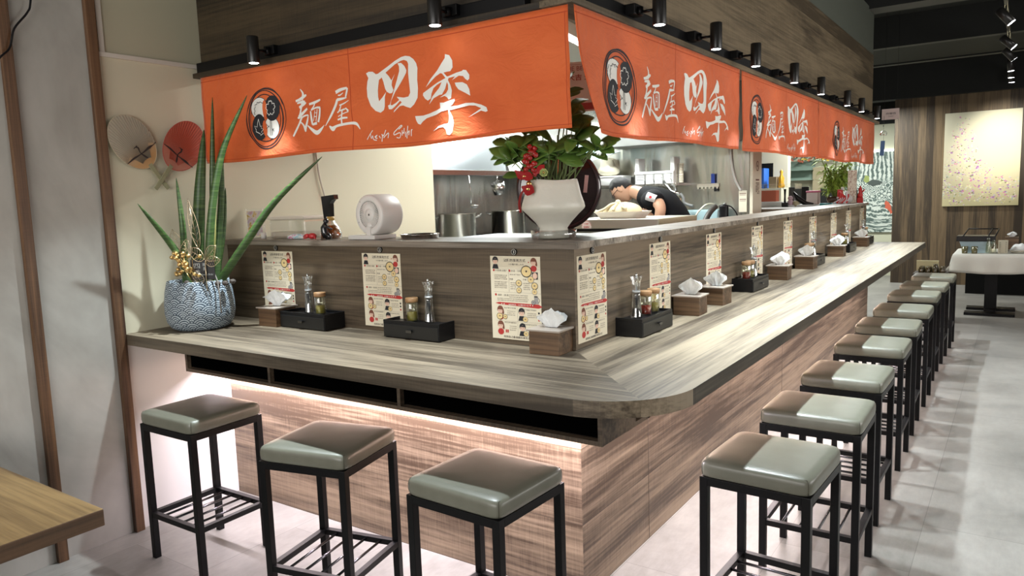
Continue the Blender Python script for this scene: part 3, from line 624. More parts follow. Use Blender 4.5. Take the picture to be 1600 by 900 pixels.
# ------------------------------------------------------------------ menu sheets
def poster_bm():
    bm = B(); w, h = .245, .345
    box(bm, (-w/2, 0, -h/2), (w/2, .0012, h/2), mi=0)
    X = lambda p: (p-288)/515*w; Z = lambda p: (462-p)/856*h
    rnd = random.Random(4)
    y1, y2, y3 = -.0004, -.0007, -.0010
    def T(s, x, z, ww, hh, mi=1, y=y1, bold=.0): text(bm, s, X(x), Z(z), ww/515*w, hh/856*h, y, mi, bold=bold)
    def rect(x0, z0, x1, z1, mi, y=y1): flat(bm, [(X(x0), Z(z0)), (X(x1), Z(z0)), (X(x1), Z(z1)), (X(x0), Z(z1))], y, mi)
    def row(x0, x1, z, hh=11, mi=5):
        x = x0
        while x < x1-8:
            ww = rnd.choice((7, 9, 10)); a = rnd.uniform(-1, 1)
            rect(x, z-hh/2, x+ww, z-hh/2+2.4, mi); rect(x+rnd.uniform(1, 5), z-hh/2, x+rnd.uniform(5, 8), z+hh/2, mi)
            if rnd.random() < .6: rect(x, z+hh/2-2.4, x+ww, z+hh/2, mi)
            x += ww+3.2
    def bowl(x, z, r, m1=7, m2=4):
        disc(bm, X(x), Z(z), r/515*w, r*.92/515*w, y1, m1, 20); disc(bm, X(x), Z(z)+.0003, r*.86/515*w, r*.78/515*w, y2, m2, 18)
        disc(bm, X(x), Z(z)+.0006, r*.16/515*w, None, y3, 1, 8); ribbon(bm, [(X(x-r*.5), Z(z+r*.1), .0003), (X(x), Z(z-r*.3), .0004), (X(x+r*.5), Z(z+r*.15), .0003)], y3, 6, 3)
    def person(x, z, s, woman, look=1):
        k = s/515*w
        if woman:
            disc(bm, X(x)+.62*k*look, Z(z)-.1*k, .34*k, .95*k, y1, 8, 14, .25*look); disc(bm, X(x), Z(z)-1.55*k, .85*k, .75*k, y1, 2, 16)
            disc(bm, X(x), Z(z)+.1*k, .86*k, .92*k, y1-.0001, 8, 18); disc(bm, X(x)-.05*k, Z(z)-.22*k, .66*k, .66*k, y2, 3, 18)
        else:
            flat(bm, [(X(x)-.95*k, Z(z)-2.0*k), (X(x)-.6*k, Z(z)-.9*k), (X(x)+.6*k, Z(z)-.9*k), (X(x)+.95*k, Z(z)-2.0*k)], y1, 7)
            disc(bm, X(x), Z(z)+.1*k, .86*k, .88*k, y1-.0001, 7, 18); disc(bm, X(x), Z(z)-.2*k, .68*k, .66*k, y2, 3, 18); rect_k = None
        for sx in (-.28, .22): disc(bm, X(x)+sx*k, Z(z)-.15*k, .075*k, .11*k, y3, 1, 8)
        ribbon(bm, [(X(x)-.15*k, Z(z)-.5*k, .0002), (X(x)+.05*k, Z(z)-.56*k, .0003), (X(x)+.2*k, Z(z)-.48*k, .0002)], y3, 2, 2)
        if woman: flat(bm, [(X(x)-.6*k, Z(z)+.1*k), (X(x)+.6*k, Z(z)+.1*k), (X(x)+.2*k, Z(z)+.5*k), (X(x)-.5*k, Z(z)+.5*k)], y3, 8)
        else: flat(bm, [(X(x)-.66*k, Z(z)+.08*k), (X(x)+.66*k, Z(z)+.08*k), (X(x)+.6*k, Z(z)+.42*k), (X(x)-.6*k, Z(z)+.42*k)], y3, 7)
    T('沾麵的享用方式', 285, 76, 225, 33, 1, bold=.012); T('つけ麺の楽しみ方', 300, 116, 160, 19, 1)
    person(85, 80, 36, False); person(480, 88, 36, True); disc(bm, X(430), Z(92), .0028, None, y1, 2, 8)
    disc(bm, X(66), Z(180), .005, None, y1, 2, 12); T('什麼是沾麵？', 142, 182, 125, 20); disc(bm, X(232), Z(182), .005, None, y1, 2, 12); T('熱湯・冷麵', 300, 182, 105, 20)
    for z in (232, 250, 268, 300, 320, 338, 358): row(70, 205, z)
    row(235, 345, 220); T('熱盛', 248, 266, 38, 17); T('冷盛', 385, 266, 38, 17)
    for z in (305, 325, 345, 365): row(238, 300, z, 9); row(370, 440, z, 9)
    for a in ((222, 165, 224, 400), (60, 162, 548, 163.5), (60, 402, 548, 403.5), (300, 560, 301.5, 840), (75, 700, 540, 701.5)): rect(*a, 5)
    bowl(405, 185, 56); rect(462, 190, 520, 262, 7); disc(bm, X(491), Z(226), .011, .013, y2, 3, 14); bowl(448, 265, 34, 6, 4)
    bowl(325, 305, 32); bowl(325, 378, 28); bowl(485, 328, 34); bowl(483, 388, 28, 6, 4)
    disc(bm, X(80), Z(432), .005, None, y1, 2, 12); T('湯割（高湯）', 160, 434, 120, 20)
    for z in (430, 450): row(222, 420, z, 8)
    for z in (470, 488): row(95, 420, z, 8)
    flat(bm, [(X(475), Z(432)), (X(515), Z(432)), (X(520), Z(508)), (X(478), Z(508))], y1, 6); ribbon(bm, [(X(515), Z(445), .001), (X(532), Z(470), .001), (X(518), Z(498), .001)], y1, 7); rect(478, 428, 512, 440, 7, y2); bowl(468, 495, 22, 7, 6)
    flat(bm, [(X(72), Z(520)), (X(110), Z(508)), (X(520), Z(512)), (X(558), Z(535)), (X(520), Z(552)), (X(110), Z(530))], y1, 2)
    T('沾麵的吃法　つけ麺の食べ方', 315, 528, 210, 17, 9, y2, bold=.01)
    for x in (140, 165, 435, 460): disc(bm, X(x), Z(526), .0025, None, y2, 9, 10)
    person(122, 590, 38, True); bowl(115, 655, 34); bowl(172, 658, 24); person(345, 600, 38, False); bowl(382, 672, 28, 6, 4)
    person(122, 745, 38, True); person(350, 755, 38, False); bowl(385, 820, 28, 6, 4); rect(172, 790, 186, 822, 2); rect(190, 790, 204, 822, 2)
    for z in (565, 715): row(165, 290, z, 12, 1); row(370, 500, z+8, 12, 1)
    for z in (598, 617, 636): row(195, 285, z, 8); row(405, 500, z+10, 8)
    for z in (752, 772, 792): row(215, 285, z, 8); row(420, 505, z+10, 8)
    for z in (600, 635, 672): disc(bm, X(520), Z(z), .0045, None, y1, 7 if z < 650 else 2, 10)
    T('找到自己最喜歡的享用方式', 300, 864, 300, 24, 1, bold=.012)
    return bm
pm = obj('menu_sheet', poster_bm(), [PAPER, INK, RED, SKINP, NOOD, MID, GREYP, CHAR, mat('poster_hair', (.20, .07, .04), .7), mat('poster_white', (.8, .75, .68), .6)])
def place_mesh(src, loc, rz, label, cat, group, name=None):
    o = src if not src.get('label') else src.copy()
    if o is not src: C.objects.link(o)
    o.location = loc; o.rotation_euler = (0, 0, rz); return tag(o, label, cat, group)
pf = [(-1.775, 'menu sheet on the front divider nearest the left wall, behind a tissue box'), (-1.028, 'menu sheet in the middle of the front divider, beside a black drawer box'), (-.277, 'menu sheet on the front divider next to the counter corner, fully lit')]
pr = [(.14, 'menu sheet on the long divider right at the corner'), (.822, 'menu sheet behind the nearest condiment tray on the long divider'), (1.572, 'menu sheet behind the pair of tissue boxes on the long divider'), (2.40, 'fourth menu sheet from the corner on the long divider'),
 (3.17, 'fifth menu sheet from the corner on the long divider'), (3.96, 'sixth menu sheet from the corner on the long divider'), (4.78, 'seventh menu sheet from the corner on the long divider'), (5.48, 'second to last menu sheet on the long divider'), (6.23, 'last menu sheet at the far end of the long divider')]
for x, lb in pf: place_mesh(pm, (x, -.0016, 1.194), 0, lb, 'menu', 'menu sheets on the divider')
for y, lb in pr: place_mesh(pm, (.0016, y, 1.196), PI/2, lb, 'menu', 'menu sheets on the divider')
# numbered seat tags above the sheets
for k, (x, y, rz, where) in enumerate([(-1.775, 0, 0, 'above the front menu sheet nearest the left wall'), (-1.028, 0, 0, 'above the middle front menu sheet'), (-.277, 0, 0, 'above the front menu sheet next to the corner')] +
                              [(0, q[0], PI/2, 'above the ' + q[1]) for q in pr]):
    M = Matrix.Rotation(PI/2, 4, 'X')
    t = thing('seat_number_tag', 'round black seat tag numbered %d under the ledge edge' % (k+1), 'number tag', (x, y, 1.384), rz, 'round number tags along the divider')
    bm = B(); lathe(bm, [(.0135, 0), (.0135, .006), (.012, .007)], n=24, M=M); obj('disc', bm, BLACKP, t)
    bm = B()
    ribbon(bm, [(.0108*math.cos(2*PI*i/24), .0108*math.sin(2*PI*i/24), .0006) for i in range(25)], -.0074, 0, 1)
    text(bm, str(k+1), 0, 0, None, .0115, -.0074, 0, bold=.01); obj('numeral', bm, mat('tag_numeral', (.75, .73, .66), .5) if k == 0 else bpy.data.materials['tag_numeral'], t)
# ------------------------------------------------------------------ tissue boxes
def tissue_bm(seed):
    rnd = random.Random(seed); bm = B()
    def sheet(w, h, lean, tw, fold, z0=0):
        G = []
        for j in range(9):
            v = j/8; r = []
            for i in range(11):
                u = i/10-.5; ww = w*(.42+.58*min(v*2.0, 1))*(1-.25*max(0, v-.5))
                x = u*ww*math.cos(tw*v); y = u*ww*math.sin(tw*v) + fold*(abs(((u*2.6+v*.6+.25) % 1)*4-2)-1)*(.3+v*.8) + lean*v*v
                z = z0 + h*v*(1-.75*abs(u-.12)*v) + rnd.uniform(-.0012, .0012)
                r.append(bm.verts.new((x, y, z)))
            G.append(r)
        for a, b in zip(G, G[1:]):
            for i in range(10): bm.faces.new((a[i], a[i+1], b[i+1], b[i]))
    s1 = rnd.choice((-1, 1))
    sheet(.105, rnd.uniform(.064, .076), .018*s1, rnd.uniform(-.4, .4), .007)
    sheet(.090, rnd.uniform(.050, .060), -.024*s1, rnd.uniform(.5, 1.1), .009)
    return bm
def tissue_box(x, y, rz, label, seed, first=None):
    t = thing('tissue_box', label, 'tissue box', (x, y, 1.0), rz, 'wooden tissue boxes on the counter')
    bm = B(); box(bm, (-.065, -.065, 0), (.065, .065, .09), .0015); obj('box', bm, W_BOX, t)
    lid = B(); box(lid, (-.073, -.073, .0902), (.073, .073, .097), .0012); l = obj('lid', lid, mat('tissue_lid_wood', (.40, .34, .29), .30) if 'tissue_lid_wood' not in bpy.data.materials else bpy.data.materials['tissue_lid_wood'], t)
    bm = B(); disc_pts = [(.03*math.cos(2*PI*i/20), .008*math.sin(2*PI*i/20)) for i in range(20)]; prism(bm, disc_pts, .0968, .0974); obj('slot', bm, BLACKM, l)
    o = obj('tissue', tissue_bm(seed), PAPERW, t); o.location = (0, 0, .0975); o.scale = (1.2, 1.2, 1.22)
    o.modifiers.new('s', 'SOLIDIFY').thickness = .0006
for x, y, rz, lb, sd in [(-1.690, -.088, 2, 'wooden tissue box on the front counter beside the patterned plant pot', 1), (-.078, -.052, 2, 'wooden tissue box with a big white tissue at the counter corner', 2),
    (.070, 1.030, 3, 'nearer wooden tissue box of the pair between two condiment trays', 3), (.068, 1.405, -2, 'farther wooden tissue box of the pair between two condiment trays, its tissue leaning', 4), (.083, 2.63, 2, 'wooden tissue box just behind the second condiment tray on the long side', 5),
    (.085, 3.375, -1, 'wooden tissue box on the long side, just before the third drawer box', 6), (.085, 4.50, 1, 'dark wooden tissue box with a pointed tissue, second from the far end', 7), (.085, 5.70, 0, 'last wooden tissue box at the far end of the counter', 8)]:
    tissue_box(x, y, math.radians(rz), lb, sd)
# ------------------------------------------------------------------ condiment trays, mills and jars
def drawer_box(label):
    t = thing('condiment_tray', label, 'tray box', (0, 0, 1.0), 0, 'black drawer boxes for condiments')
    hw, hd, h = .162, .066, .080
    bm = B(); box(bm, (-hw, -hd, .003), (hw, hd, h-.012), .0015)
    for a in (((-hw, -hd, h-.012), (hw, -hd+.006, h)), ((-hw, hd-.006, h-.012), (hw, hd, h)), ((-hw, -hd+.006, h-.012), (-hw+.006, hd-.006, h)), ((hw-.006, -hd+.006, h-.012), (hw, hd-.006, h))): box(bm, *a, .001)
    for sx in (-1, 1):
        for sy in (-1, 1): box(bm, (sx*(hw-.012)-.006, sy*(hd-.012)-.006, 0), (sx*(hw-.012)+.006, sy*(hd-.012)+.006, .003))
    obj('body', bm, BLACKP, t)
    bm = B(); box(bm, (-hw+.004, -hd-.003, .006), (hw-.004, -hd, h-.018), .001); d = obj('drawer', bm, mat('tray_drawer_black', (.012, .012, .012), .3) if 'tray_drawer_black' not in bpy.data.materials else bpy.data.materials['tray_drawer_black'], t)
    bm = B(); bx(bm, (0, -hd-.009, .042), (.030, .012, .004), .001); bx(bm, (0, -hd-.014, .038), (.030, .003, .012), .001); obj('pull', bm, mat('pull_metal', (.16, .16, .16), .25, 1) if 'pull_metal' not in bpy.data.materials else bpy.data.materials['pull_metal'], d)
    return t
def mill(label):
    t = thing('pepper_mill', label, 'pepper mill', (0, 0, 0), 0, 'clear pepper mills on the condiment trays')
    bm = B(); lathe(bm, [(.026, 0), (.026, .006), (.0225, .02), (.0185, .07), (.0175, .10), (.018, .112), (.0145, .112), (.0145, .03), (.0205, .008)], n=28, cap=False); obj('body', bm, GLASS, t)
    bm = B(); lathe(bm, [(.0195, .008), (.0185, .02), (.0135, .05), (.0132, .088), (0, .090)], n=20); obj('peppercorns', bm, PEPPER, t)
    bm = B(); lathe(bm, [(.0178, .112), (.0178, .119)], n=24); obj('collar', bm, mat('mill_collar', (.75, .78, .80), .25, .6) if 'mill_collar' not in bpy.data.materials else bpy.data.materials['mill_collar'], t)
    bm = B(); lathe(bm, [(.017, .119), (.0165, .135), (.019, .160), (.0265, .182), (.0262, .184), (.012, .181), (.006, .150), (.005, .122)], n=28, cap=False); h = obj('head', bm, GLASS, t)
    bm = B(); lathe(bm, [(0, .1815), (.005, .182), (.0065, .188), (.0045, .194), (0, .196)], n=14); cyl(bm, (0, 0, .12), (0, 0, .183), .0022, 8); obj('knob', bm, CHROME, t)
    return t
def jar(label, fill, name, h=.072):
    t = thing('spice_jar', label, 'jar', (0, 0, 0), 0, 'small glass jars on the condiment trays')
    bm = B(); lathe(bm, [(.024, 0), (.0265, .004), (.0265, h+.010), (.023, h+.016), (.0215, h+.016), (.0245, h+.008), (.0245, .006), (0, .005)], n=26, cap=False); obj('glass', bm, GLASSJ, t)
    bm = B(); lathe(bm, [(.0235, .0065), (.0238, .008), (.0238, h*.62), (0, h*.62)], n=22, cap=False); obj('contents', bm, fill, t)
    bm = B(); lathe(bm, [(.0275, h+.016), (.0285, h+.018), (.0285, h+.033), (.027, h+.036), (0, h+.036)], n=26); obj('lid', bm, LID, t)
    return t
d0 = m0 = None; jars = {}
fills = {'c': (CHILI, 'red chili'), 'y': (SHICHI, 'yellow spice'), 'b': (mat('brown_sauce', (.10, .035, .012), .2, coat=.5), 'brown spice'), 'o': (mat('orange_spice', (.48, .09, .02), .3), 'orange spice')}
T_ = [(-1.455, -.062, 0, [('m', -.018), ('y', .062)], 'beside the first tissue box'), (-.768, -.040, 0, [('y', -.045), ('m', .055)], 'in the middle of the front counter'),
      (.058, .505, 90, [('m', -.075), ('c', .02), ('y', .105)], 'nearest on the long side'), (.060, 2.05, 90, [('m', .075), ('c', -.075), ('y', .0)], 'second on the long side'),
      (.062, 3.66, 90, [('m', .05), ('b', -.045), ('y', -.12)], 'third on the long side'), (.062, 5.02, 90, [('m', .06), ('y', -.06)], 'fourth on the long side'), (.062, 6.03, 90, [('m', -.06), ('o', .03)], 'at the long side end')]
for (x, y, a, items, where) in T_:
    lb = 'black drawer box with a small pull, ' + where; ra = math.radians(a)
    if d0 is None: d0 = drawer_box(lb); d0.location = (x, y, 1.0); d0.rotation_euler = (0, 0, ra)
    else: dup(d0, (x, y, 1.0), ra, lb)
    for k, u in items:
        p = (x+u*math.cos(ra), y+u*math.sin(ra), 1.0685)
        w2 = 'the black drawer box ' + where
        if k == 'm':
            lb = 'clear pepper mill on ' + w2
            if m0 is None: m0 = mill(lb); m0.location = p
            else: dup(m0, p, 0, lb)
        else:
            lb = 'jar of %s on %s' % (fills[k][1], w2)
            if k not in jars: jars[k] = jar(lb, fills[k][0], k); jars[k].location = p
            else: dup(jars[k], p, 0, lb)
# ------------------------------------------------------------------ potted snake plant at the wall end of the counter
sx_, sy_ = -2.0, -.315
t = thing('potted_snake_plant', 'tall cylindrical snake plant in a blue and white wave-patterned pot on the counter end', 'plant', (sx_, sy_, 1.0), 0)
bm = B(); lathe(bm, [(.0, .001), (.118, .0), (.140, .012), (.158, .04), (.1665, .085), (.166, .13), (.159, .19), (.148, .238), (.146, .244), (.138, .242), (.136, .22), (0, .215)], n=56); obj('pot', bm, POTM, t)
bm = B(); lathe(bm, [(.136, .216), (.06, .224), (0, .222)], n=24, cap=False); obj('soil', bm, SOIL, t)
rel = lambda p: (p[0]-sx_, p[1]-sy_, p[2]-1.0)
LV = [([(-1.985, -.36, 1.20), (-1.996, -.394, 1.339), (-2.013, -.45, 1.453), (-1.964, -.61, 1.632)], .0195), ([(-2.035, -.36, 1.20), (-1.999, -.379, 1.369), (-1.976, -.389, 1.528), (-1.992, -.391, 1.752)], .018),
 ([(-2.024, -.305, 1.20), (-2.027, -.289, 1.361), (-2.004, -.263, 1.683), (-1.981, -.226, 1.99)], .034), ([(-2.021, -.25, 1.20), (-2.01, -.208, 1.421), (-1.981, -.201, 1.746), (-1.953, -.183, 2.151)], .0185),
 ([(-1.925, -.31, 1.20), (-1.889, -.302, 1.46), (-1.853, -.282, 1.678), (-1.788, -.254, 1.891), (-1.654, -.2, 2.128)], .0215), ([(-1.988, -.22, 1.20), (-2.003, -.179, 1.419), (-2.004, -.14, 1.681), (-1.997, -.122, 1.91)], .019),
 ([(-2.003, -.22, 1.21), (-2.01, -.15, 1.449), (-2.024, -.10, 1.704)], .016), ([(-1.905, -.285, 1.20), (-1.868, -.257, 1.262), (-1.74, -.203, 1.429), (-1.589, -.132, 1.622), (-1.339, -.04, 1.825)], .0225)]
for P, w in LV:
    bm = B(); Q = spline([rel(p) for p in P], 8); n = len(Q)
    tube(bm, Q, [w*(1-.25*(i/n))*(1-max(0, (i/(n-1)-.5)/.5)**2.6*.93) for i in range(n)], 12); obj('leaf', bm, SNAKE, t)
bm = B(); tube(bm, [rel((-1.905, -.30, 1.21)), rel((-1.895, -.275, 1.45)), rel((-1.906, -.24, 1.70))], .0075, 8); obj('flower_stake', bm, mat('yellow_stake', (.22, .20, .06), .5), t)
rnd = random.Random(11)
bm = B(); c = Vector(rel((-1.925, -.425, 1.335)))
for i in range(34):
    d = Vector((rnd.uniform(-1, 1)*.085, rnd.uniform(-.5, .5)*.055, rnd.uniform(-1, 1)*.055)); ball(bm, c+d, .0105, seg=10)
    if i % 3 == 0: tube(bm, [c+Vector((.01, .03, -.1)), c+d*.5, c+d], .0014, 5)
gb = obj('gold_berries', bm, GOLD, t, True)
def wire_leaf(bm, base, dirv, L, Wd, side):
    b = Vector(base); d = Vector(dirv).normalized(); s = Vector(side).normalized(); out = []
    for sg in (-1, 1): tube(bm, [b + d*L*k/8 + s*sg*Wd*math.sin(PI*min(k/8, 1)**.8) for k in range(9)], .0014, 5)
    tube(bm, [b, b+d*L], .0012, 5)
    for k in range(1, 8):
        w = Wd*math.sin(PI*(k/8)**.8)
        for sg in (-1, 1): tube(bm, [b+d*L*(k-.8)/8, b + d*L*k/8 + s*sg*w*.97], .0008, 4)
VR = (_R.x, _R.y, 0)
bm = B()
wire_leaf(bm, rel((-1.98, -.40, 1.36)), (-.25, -.15, 1), .15, .038, VR); wire_leaf(bm, rel((-1.97, -.40, 1.34)), (.15, .1, 1), .12, .03, VR)
wire_leaf(bm, rel((-1.845, -.37, 1.355)), (-.7, -.45, .55), .10, .030, (.3, .2, 1)); wire_leaf(bm, rel((-1.835, -.37, 1.355)), (.55, .35, .75), .085, .032, (.3, .2, -1)); wire_leaf(bm, rel((-1.84, -.37, 1.34)), (.75, .5, .12), .075, .026, (0, 0, 1)); wire_leaf(bm, rel((-1.87, -.38, 1.235)), (-.3, -.2, .8), .08, .026, VR)
tube(bm, [rel((-1.84, -.37, 1.355)), rel((-1.845, -.37, 1.20))], .0028, 6)
wire_leaf(bm, rel((-1.90, -.36, 1.40)), (-.12, -.08, 1), .25, .022, VR)
obj('wire_leaf_ornaments', bm, mat('champagne_wire', (.62, .50, .34), .3, 1), t)
bm = B(); tube(bm, [rel((-1.845, -.33, 1.30)), rel((-1.823, -.324, 1.242)), rel((-1.806, -.330, 1.18)), rel((-1.799, -.333, 1.09))], .0035, 6); obj('cord', bm, mat('grey_cord', (.18, .16, .14), .7), t)
bm = B()
for i in range(7): ball(bm, rel((-1.97+.03*i, -.395+.022*i, 1.228+rnd.uniform(0, .010))), .016, sc=(1, 1, .8), seg=8)
obj('pine_cones', bm, mat('pine_cone', (.07, .055, .045), .8, bump=(90, 1)), t)
sg = thing('plant_pick_sign', 'small black sign with white lettering standing in the patterned plant pot', 'sign', (-1.862, -.372, 1.235), math.atan2(_R.y, _R.x))
bm = B(); box(bm, (-.058, -.002, .02), (.058, .002, .118), .001); box(bm, (-.006, -.001, -.02), (.006, .001, .02)); obj('board', bm, BLACKP, sg)
bm = B(); text(bm, '四', -.028, .088, .030, .024, -.0025); text(bm, '季', -.028, .056, .030, .026, -.0025); text(bm, '麵', .008, .094, None, .015, -.0025); text(bm, '屋', .010, .074, None, .015, -.0025); text(bm, 'Menya Shiki', .018, .044, .06, None, -.0025); obj('lettering', bm, mat('sign_white', (.42, .45, .45), .6), sg)
# ------------------------------------------------------------------ paper fans on the wall
def uchiwa(label, center, ang, tint1, tint2, ribc, edge, k):
    t = thing('paper_fan', label, 'fan', (WX+.022+.006*k, center[0], center[1]), -PI/2, None)
    t.rotation_euler = (ang, 0, PI/2) if False else (0, 0, PI/2)
    # local x -> +y of the room, local z up, face towards +x (local -y)
    c_, s_ = math.cos(ang), math.sin(ang)
    R = lambda x, z: (x*c_ - z*s_, x*s_ + z*c_)
    def outline(g=1.0):
        P = []
        for i in range(48):
            a = 2*PI*i/48; x = .104*math.cos(a)*g*(1+.05*math.sin(a)); z = .142*math.sin(a)*g
            if z < 0: z *= .97
            P.append(R(x, z))
        return P
    bm = B(); prism(bm, outline(), -.0012, .0012)
    for v in bm.verts: v.co = Vector((v.co.x, v.co.z, v.co.y))
    m = mat('fan_film_%d' % k, tint1, .45); T = NT(m); s = T.sep(T.obj())
    zz = T.math('ADD', T.math('MULTIPLY', s[0], -s_), T.math('MULTIPLY', s[2], c_))
    T.color(T.ramp(T.math('MULTIPLY_ADD', zz, 3.4, .5), [(.18, tint2), (.5, tint1)]))
    T.b.inputs['Alpha'].default_value = .68
    obj('film', bm, m, t)
    bm = B(); O = R(0, -.155)
    for i in range(33):
        a = math.radians(-43+86*i/32); x1, z1 = 0.0, -.155
        # from the neck up to the rim
        dx, dz = math.sin(a), math.cos(a); L = 0
        for q in range(400):
            L += .001; xx, z2 = x1+dx*L, z1+dz*L
            if L > .03 and (xx/.104)**2+(z2/.142)**2 > .985: break
        s0 = .045 if abs(a) < .5 else .10
        p0, p1 = R(x1+dx*s0*1.3, z1+dz*s0*1.3), R(x1+dx*L, z1+dz*L); tube(bm, [(p0[0], -.0022, p0[1]), (p1[0], -.0022, p1[1])], .0013, 5)
    obj('ribs', bm, ribc, t)
    bm = B(); P = outline(1.0); P3 = [(x, -.001, z) for x, z in P]; P3.append(P3[0]); tube(bm, P3, .0016, 6); obj('rim', bm, edge, t)
    bm = B(); hp = [(-.009, -.275), (.009, -.275), (.010, -.125), (-.010, -.125)]; prism(bm, [R(*p) for p in hp], -.004, .004)
    for v in bm.verts: v.co = Vector((v.co.x, v.co.z, v.co.y))
    obj('handle', bm, mat('fan_handle_%d' % k, (.30, .29, .17), .5), t)
    bm = B(); ribbon(bm, [(*R(-.094, -.060), .001), (*R(-.05, -.058), .0045), (*R(0, -.062), .0022), (*R(.05, -.060), .006), (*R(.075, -.062), .0018), (*R(.095, -.06), .003)], -.0042, 0, 4)
    ribbon(bm, [(*R(-.012, -.018), .0006), (*R(.002, -.03), .004), (*R(-.004, -.055), .0022), (*R(.006, -.085), .0045), (*R(.012, -.098), .001)], -.0042, 0, 4); ribbon(bm, [(*R(-.02, -.022), .001), (*R(.004, -.02), .003)], -.0042, 0, 2)
    obj('brush_drawing', bm, INK, t)
    return t
uchiwa('pale amber see-through paper fan, left one of the crossed pair on the wall', (-.488, 1.928), math.radians(36), (.60, .53, .41), (.62, .36, .15), mat('fan_rib_grey', (.27, .24, .19), .5), mat('fan_edge_tan', (.50, .42, .30), .5), 0)
uchiwa('red see-through paper fan, right one of the crossed pair on the wall', (-.228, 1.920), math.radians(-38), (.66, .12, .07), (.60, .22, .15), mat('fan_rib_red', (.36, .06, .03), .5), mat('fan_edge_red', (.45, .05, .04), .5), 1)
# ------------------------------------------------------------------ white vase with foliage at the corner
vx, vy = -.195, .175
bm = B(); lathe(bm, [(.085, 0), (.092, .003), (.097, .040), (.0955, .040), (.0905, .005), (0, .004)], n=36, cap=False, c=(vx, vy, 1.4255)); o = obj('plant_saucer', bm, DISH, None, True); tag(o, 'clear plastic saucer under the white vase at the counter corner', 'saucer')
t = thing('flower_vase', 'big ivory ceramic vase with green leaves and red berries on the ledge corner', 'vase', (vx, vy, 1.4305), 0)
bm = B(); rgs = lathe(bm, [(.060, 0), (.0635, .004), (.060, .02), (.0575, .042), (.075, .066), (.105, .098), (.128, .120), (.131, .128), (.127, .145), (.116, .180), (.107, .215), (.102, .237), (.099, .239), (.096, .232), (.104, .19), (.10, .12), (0, .10)], n=56)
for rg in rgs:
    for v in rg:
        a = math.atan2(v.co.y, v.co.x); k = 1+.010*math.sin(2*a+1)+.006*math.sin(5*a)+.004*math.sin(v.co.z*90+a*3); v.co.x *= k; v.co.y *= k
        if v.co.z > .2: v.co.z += .003*math.sin(3*a+.5)
obj('vase', bm, VASE, t)
def leaf_blade(bm, base, d, nrm, L, Wd, curl=.2, mi=0, ob=True):
    b = Vector(base); d = Vector(d).normalized(); s = d.cross(Vector(nrm)); s.normalize(); n = s.cross(d)
    rows = []
    for i in range(7):
        k = i/6; w = Wd*(math.sin(PI*min(1, k**(1.35 if ob else .8)*.93+.035)))*.5
        c = b + d*L*k - n*curl*L*k*k + n*0
        rows.append([bm.verts.new(c - s*w + n*w*.25), bm.verts.new(c), bm.verts.new(c + s*w + n*w*.25)])
    for a, q in zip(rows, rows[1:]):
        for j in range(2):
            f = bm.faces.new((a[j], a[j+1], q[j+1], q[j])); f.material_index = mi; f.smooth = True
rnd = random.Random(21)
bm = B(); st = B()
toC = Vector((1.6, -2.6, 0)).normalized(); RV = Vector((_R.x, _R.y, 0)).normalized()
tips = []
for i in range(17):
    lat = rnd.uniform(-.22, .20); hgt = rnd.uniform(.33, .50) if abs(lat) < .13 else rnd.uniform(.27, .40); dep = rnd.uniform(-.10, .08)
    tips.append(RV*lat + toC*dep + Vector((0, 0, hgt)))
tips += [RV*.06+Vector((0, 0, .50)), RV*.10+toC*.03+Vector((0, 0, .42)), RV*.17+Vector((0, 0, .36)), RV*.02+toC*.02+Vector((0, 0, .37)), RV*-.17+toC*.02+Vector((0, 0, .36)), RV*-.10+toC*.05+Vector((0, 0, .37)), RV*.075+toC*-.03+Vector((0, 0, .58)), RV*.055+toC*.0+Vector((0, 0, .53)), RV*.09+toC*.02+Vector((0, 0, .47)), RV*.05+toC*-.02+Vector((0, 0, .62))]
for tp in tips:
    r0 = RV*rnd.uniform(-.04, .05)+toC*rnd.uniform(-.03, .03)+Vector((0, 0, .12))
    mid = (r0*.5+tp*.5)+Vector((0, 0, .03)); tube(st, [r0, r0*.5+mid*.5+Vector((0, 0, .03)), mid, tp], [.004, .0035, .003, .002], 6)
    for k in range(rnd.choice((4, 5, 5, 6))):
        a = rnd.uniform(0, 2*PI); out = RV*math.cos(a)*1.0 + toC*math.sin(a)*.6 + Vector((0, 0, rnd.uniform(-.25, .9)))
        base = tp + (mid-tp)*rnd.uniform(0, .35)
        leaf_blade(bm, base, out, Vector((0, 0, 1))*.7+toC*rnd.uniform(.3, 1.0), rnd.uniform(.075, .115), rnd.uniform(.042, .062), rnd.uniform(-.1, .35))
lf = obj('foliage', bm, GREENL, t); lf.modifiers.new('s', 'SOLIDIFY').thickness = .0012
for k in range(6): tube(st, [RV*(-.03+.022*k)+toC*.03+Vector((0, 0, .15)), RV*(-.035+.03*k)+toC*.02+Vector((0, 0, .42))], .0022, 6)
obj('stems', st, mat('vase_stems', (.10, .14, .035), .5), t)
bm = B()
for i in range(20): ball(bm, RV*(-.085+rnd.uniform(-.028, .03))+toC*.08+Vector((0, 0, .315+rnd.uniform(-.055, .06))), .0115, seg=10)
obj('red_berries', bm, REDB, t)
bm = B(); c0 = RV*-.035+toC*.10+Vector((0, 0, .268))
for i in range(14):
    a = 2*PI*i/7; r_ = .014 if i < 7 else .007
    leaf_blade(bm, c0, RV*math.cos(a)+Vector((0, 0, math.sin(a)))+toC*(.5 if i < 7 else 1.4), toC, .022, .018, -.3, 0)
f_ = obj('ornament_flower', bm, mat('pale_green_petal', (.45, .52, .20), .35), t); f_.modifiers.new('s', 'SOLIDIFY').thickness = .0012
bm = B(); ball(bm, c0+toC*.012, .006)
for p in ((-.115, .255), (-.095, .225), (-.10, .205)): ball(bm, RV*p[0]+toC*.09+Vector((0, 0, p[1])), .012, seg=10)
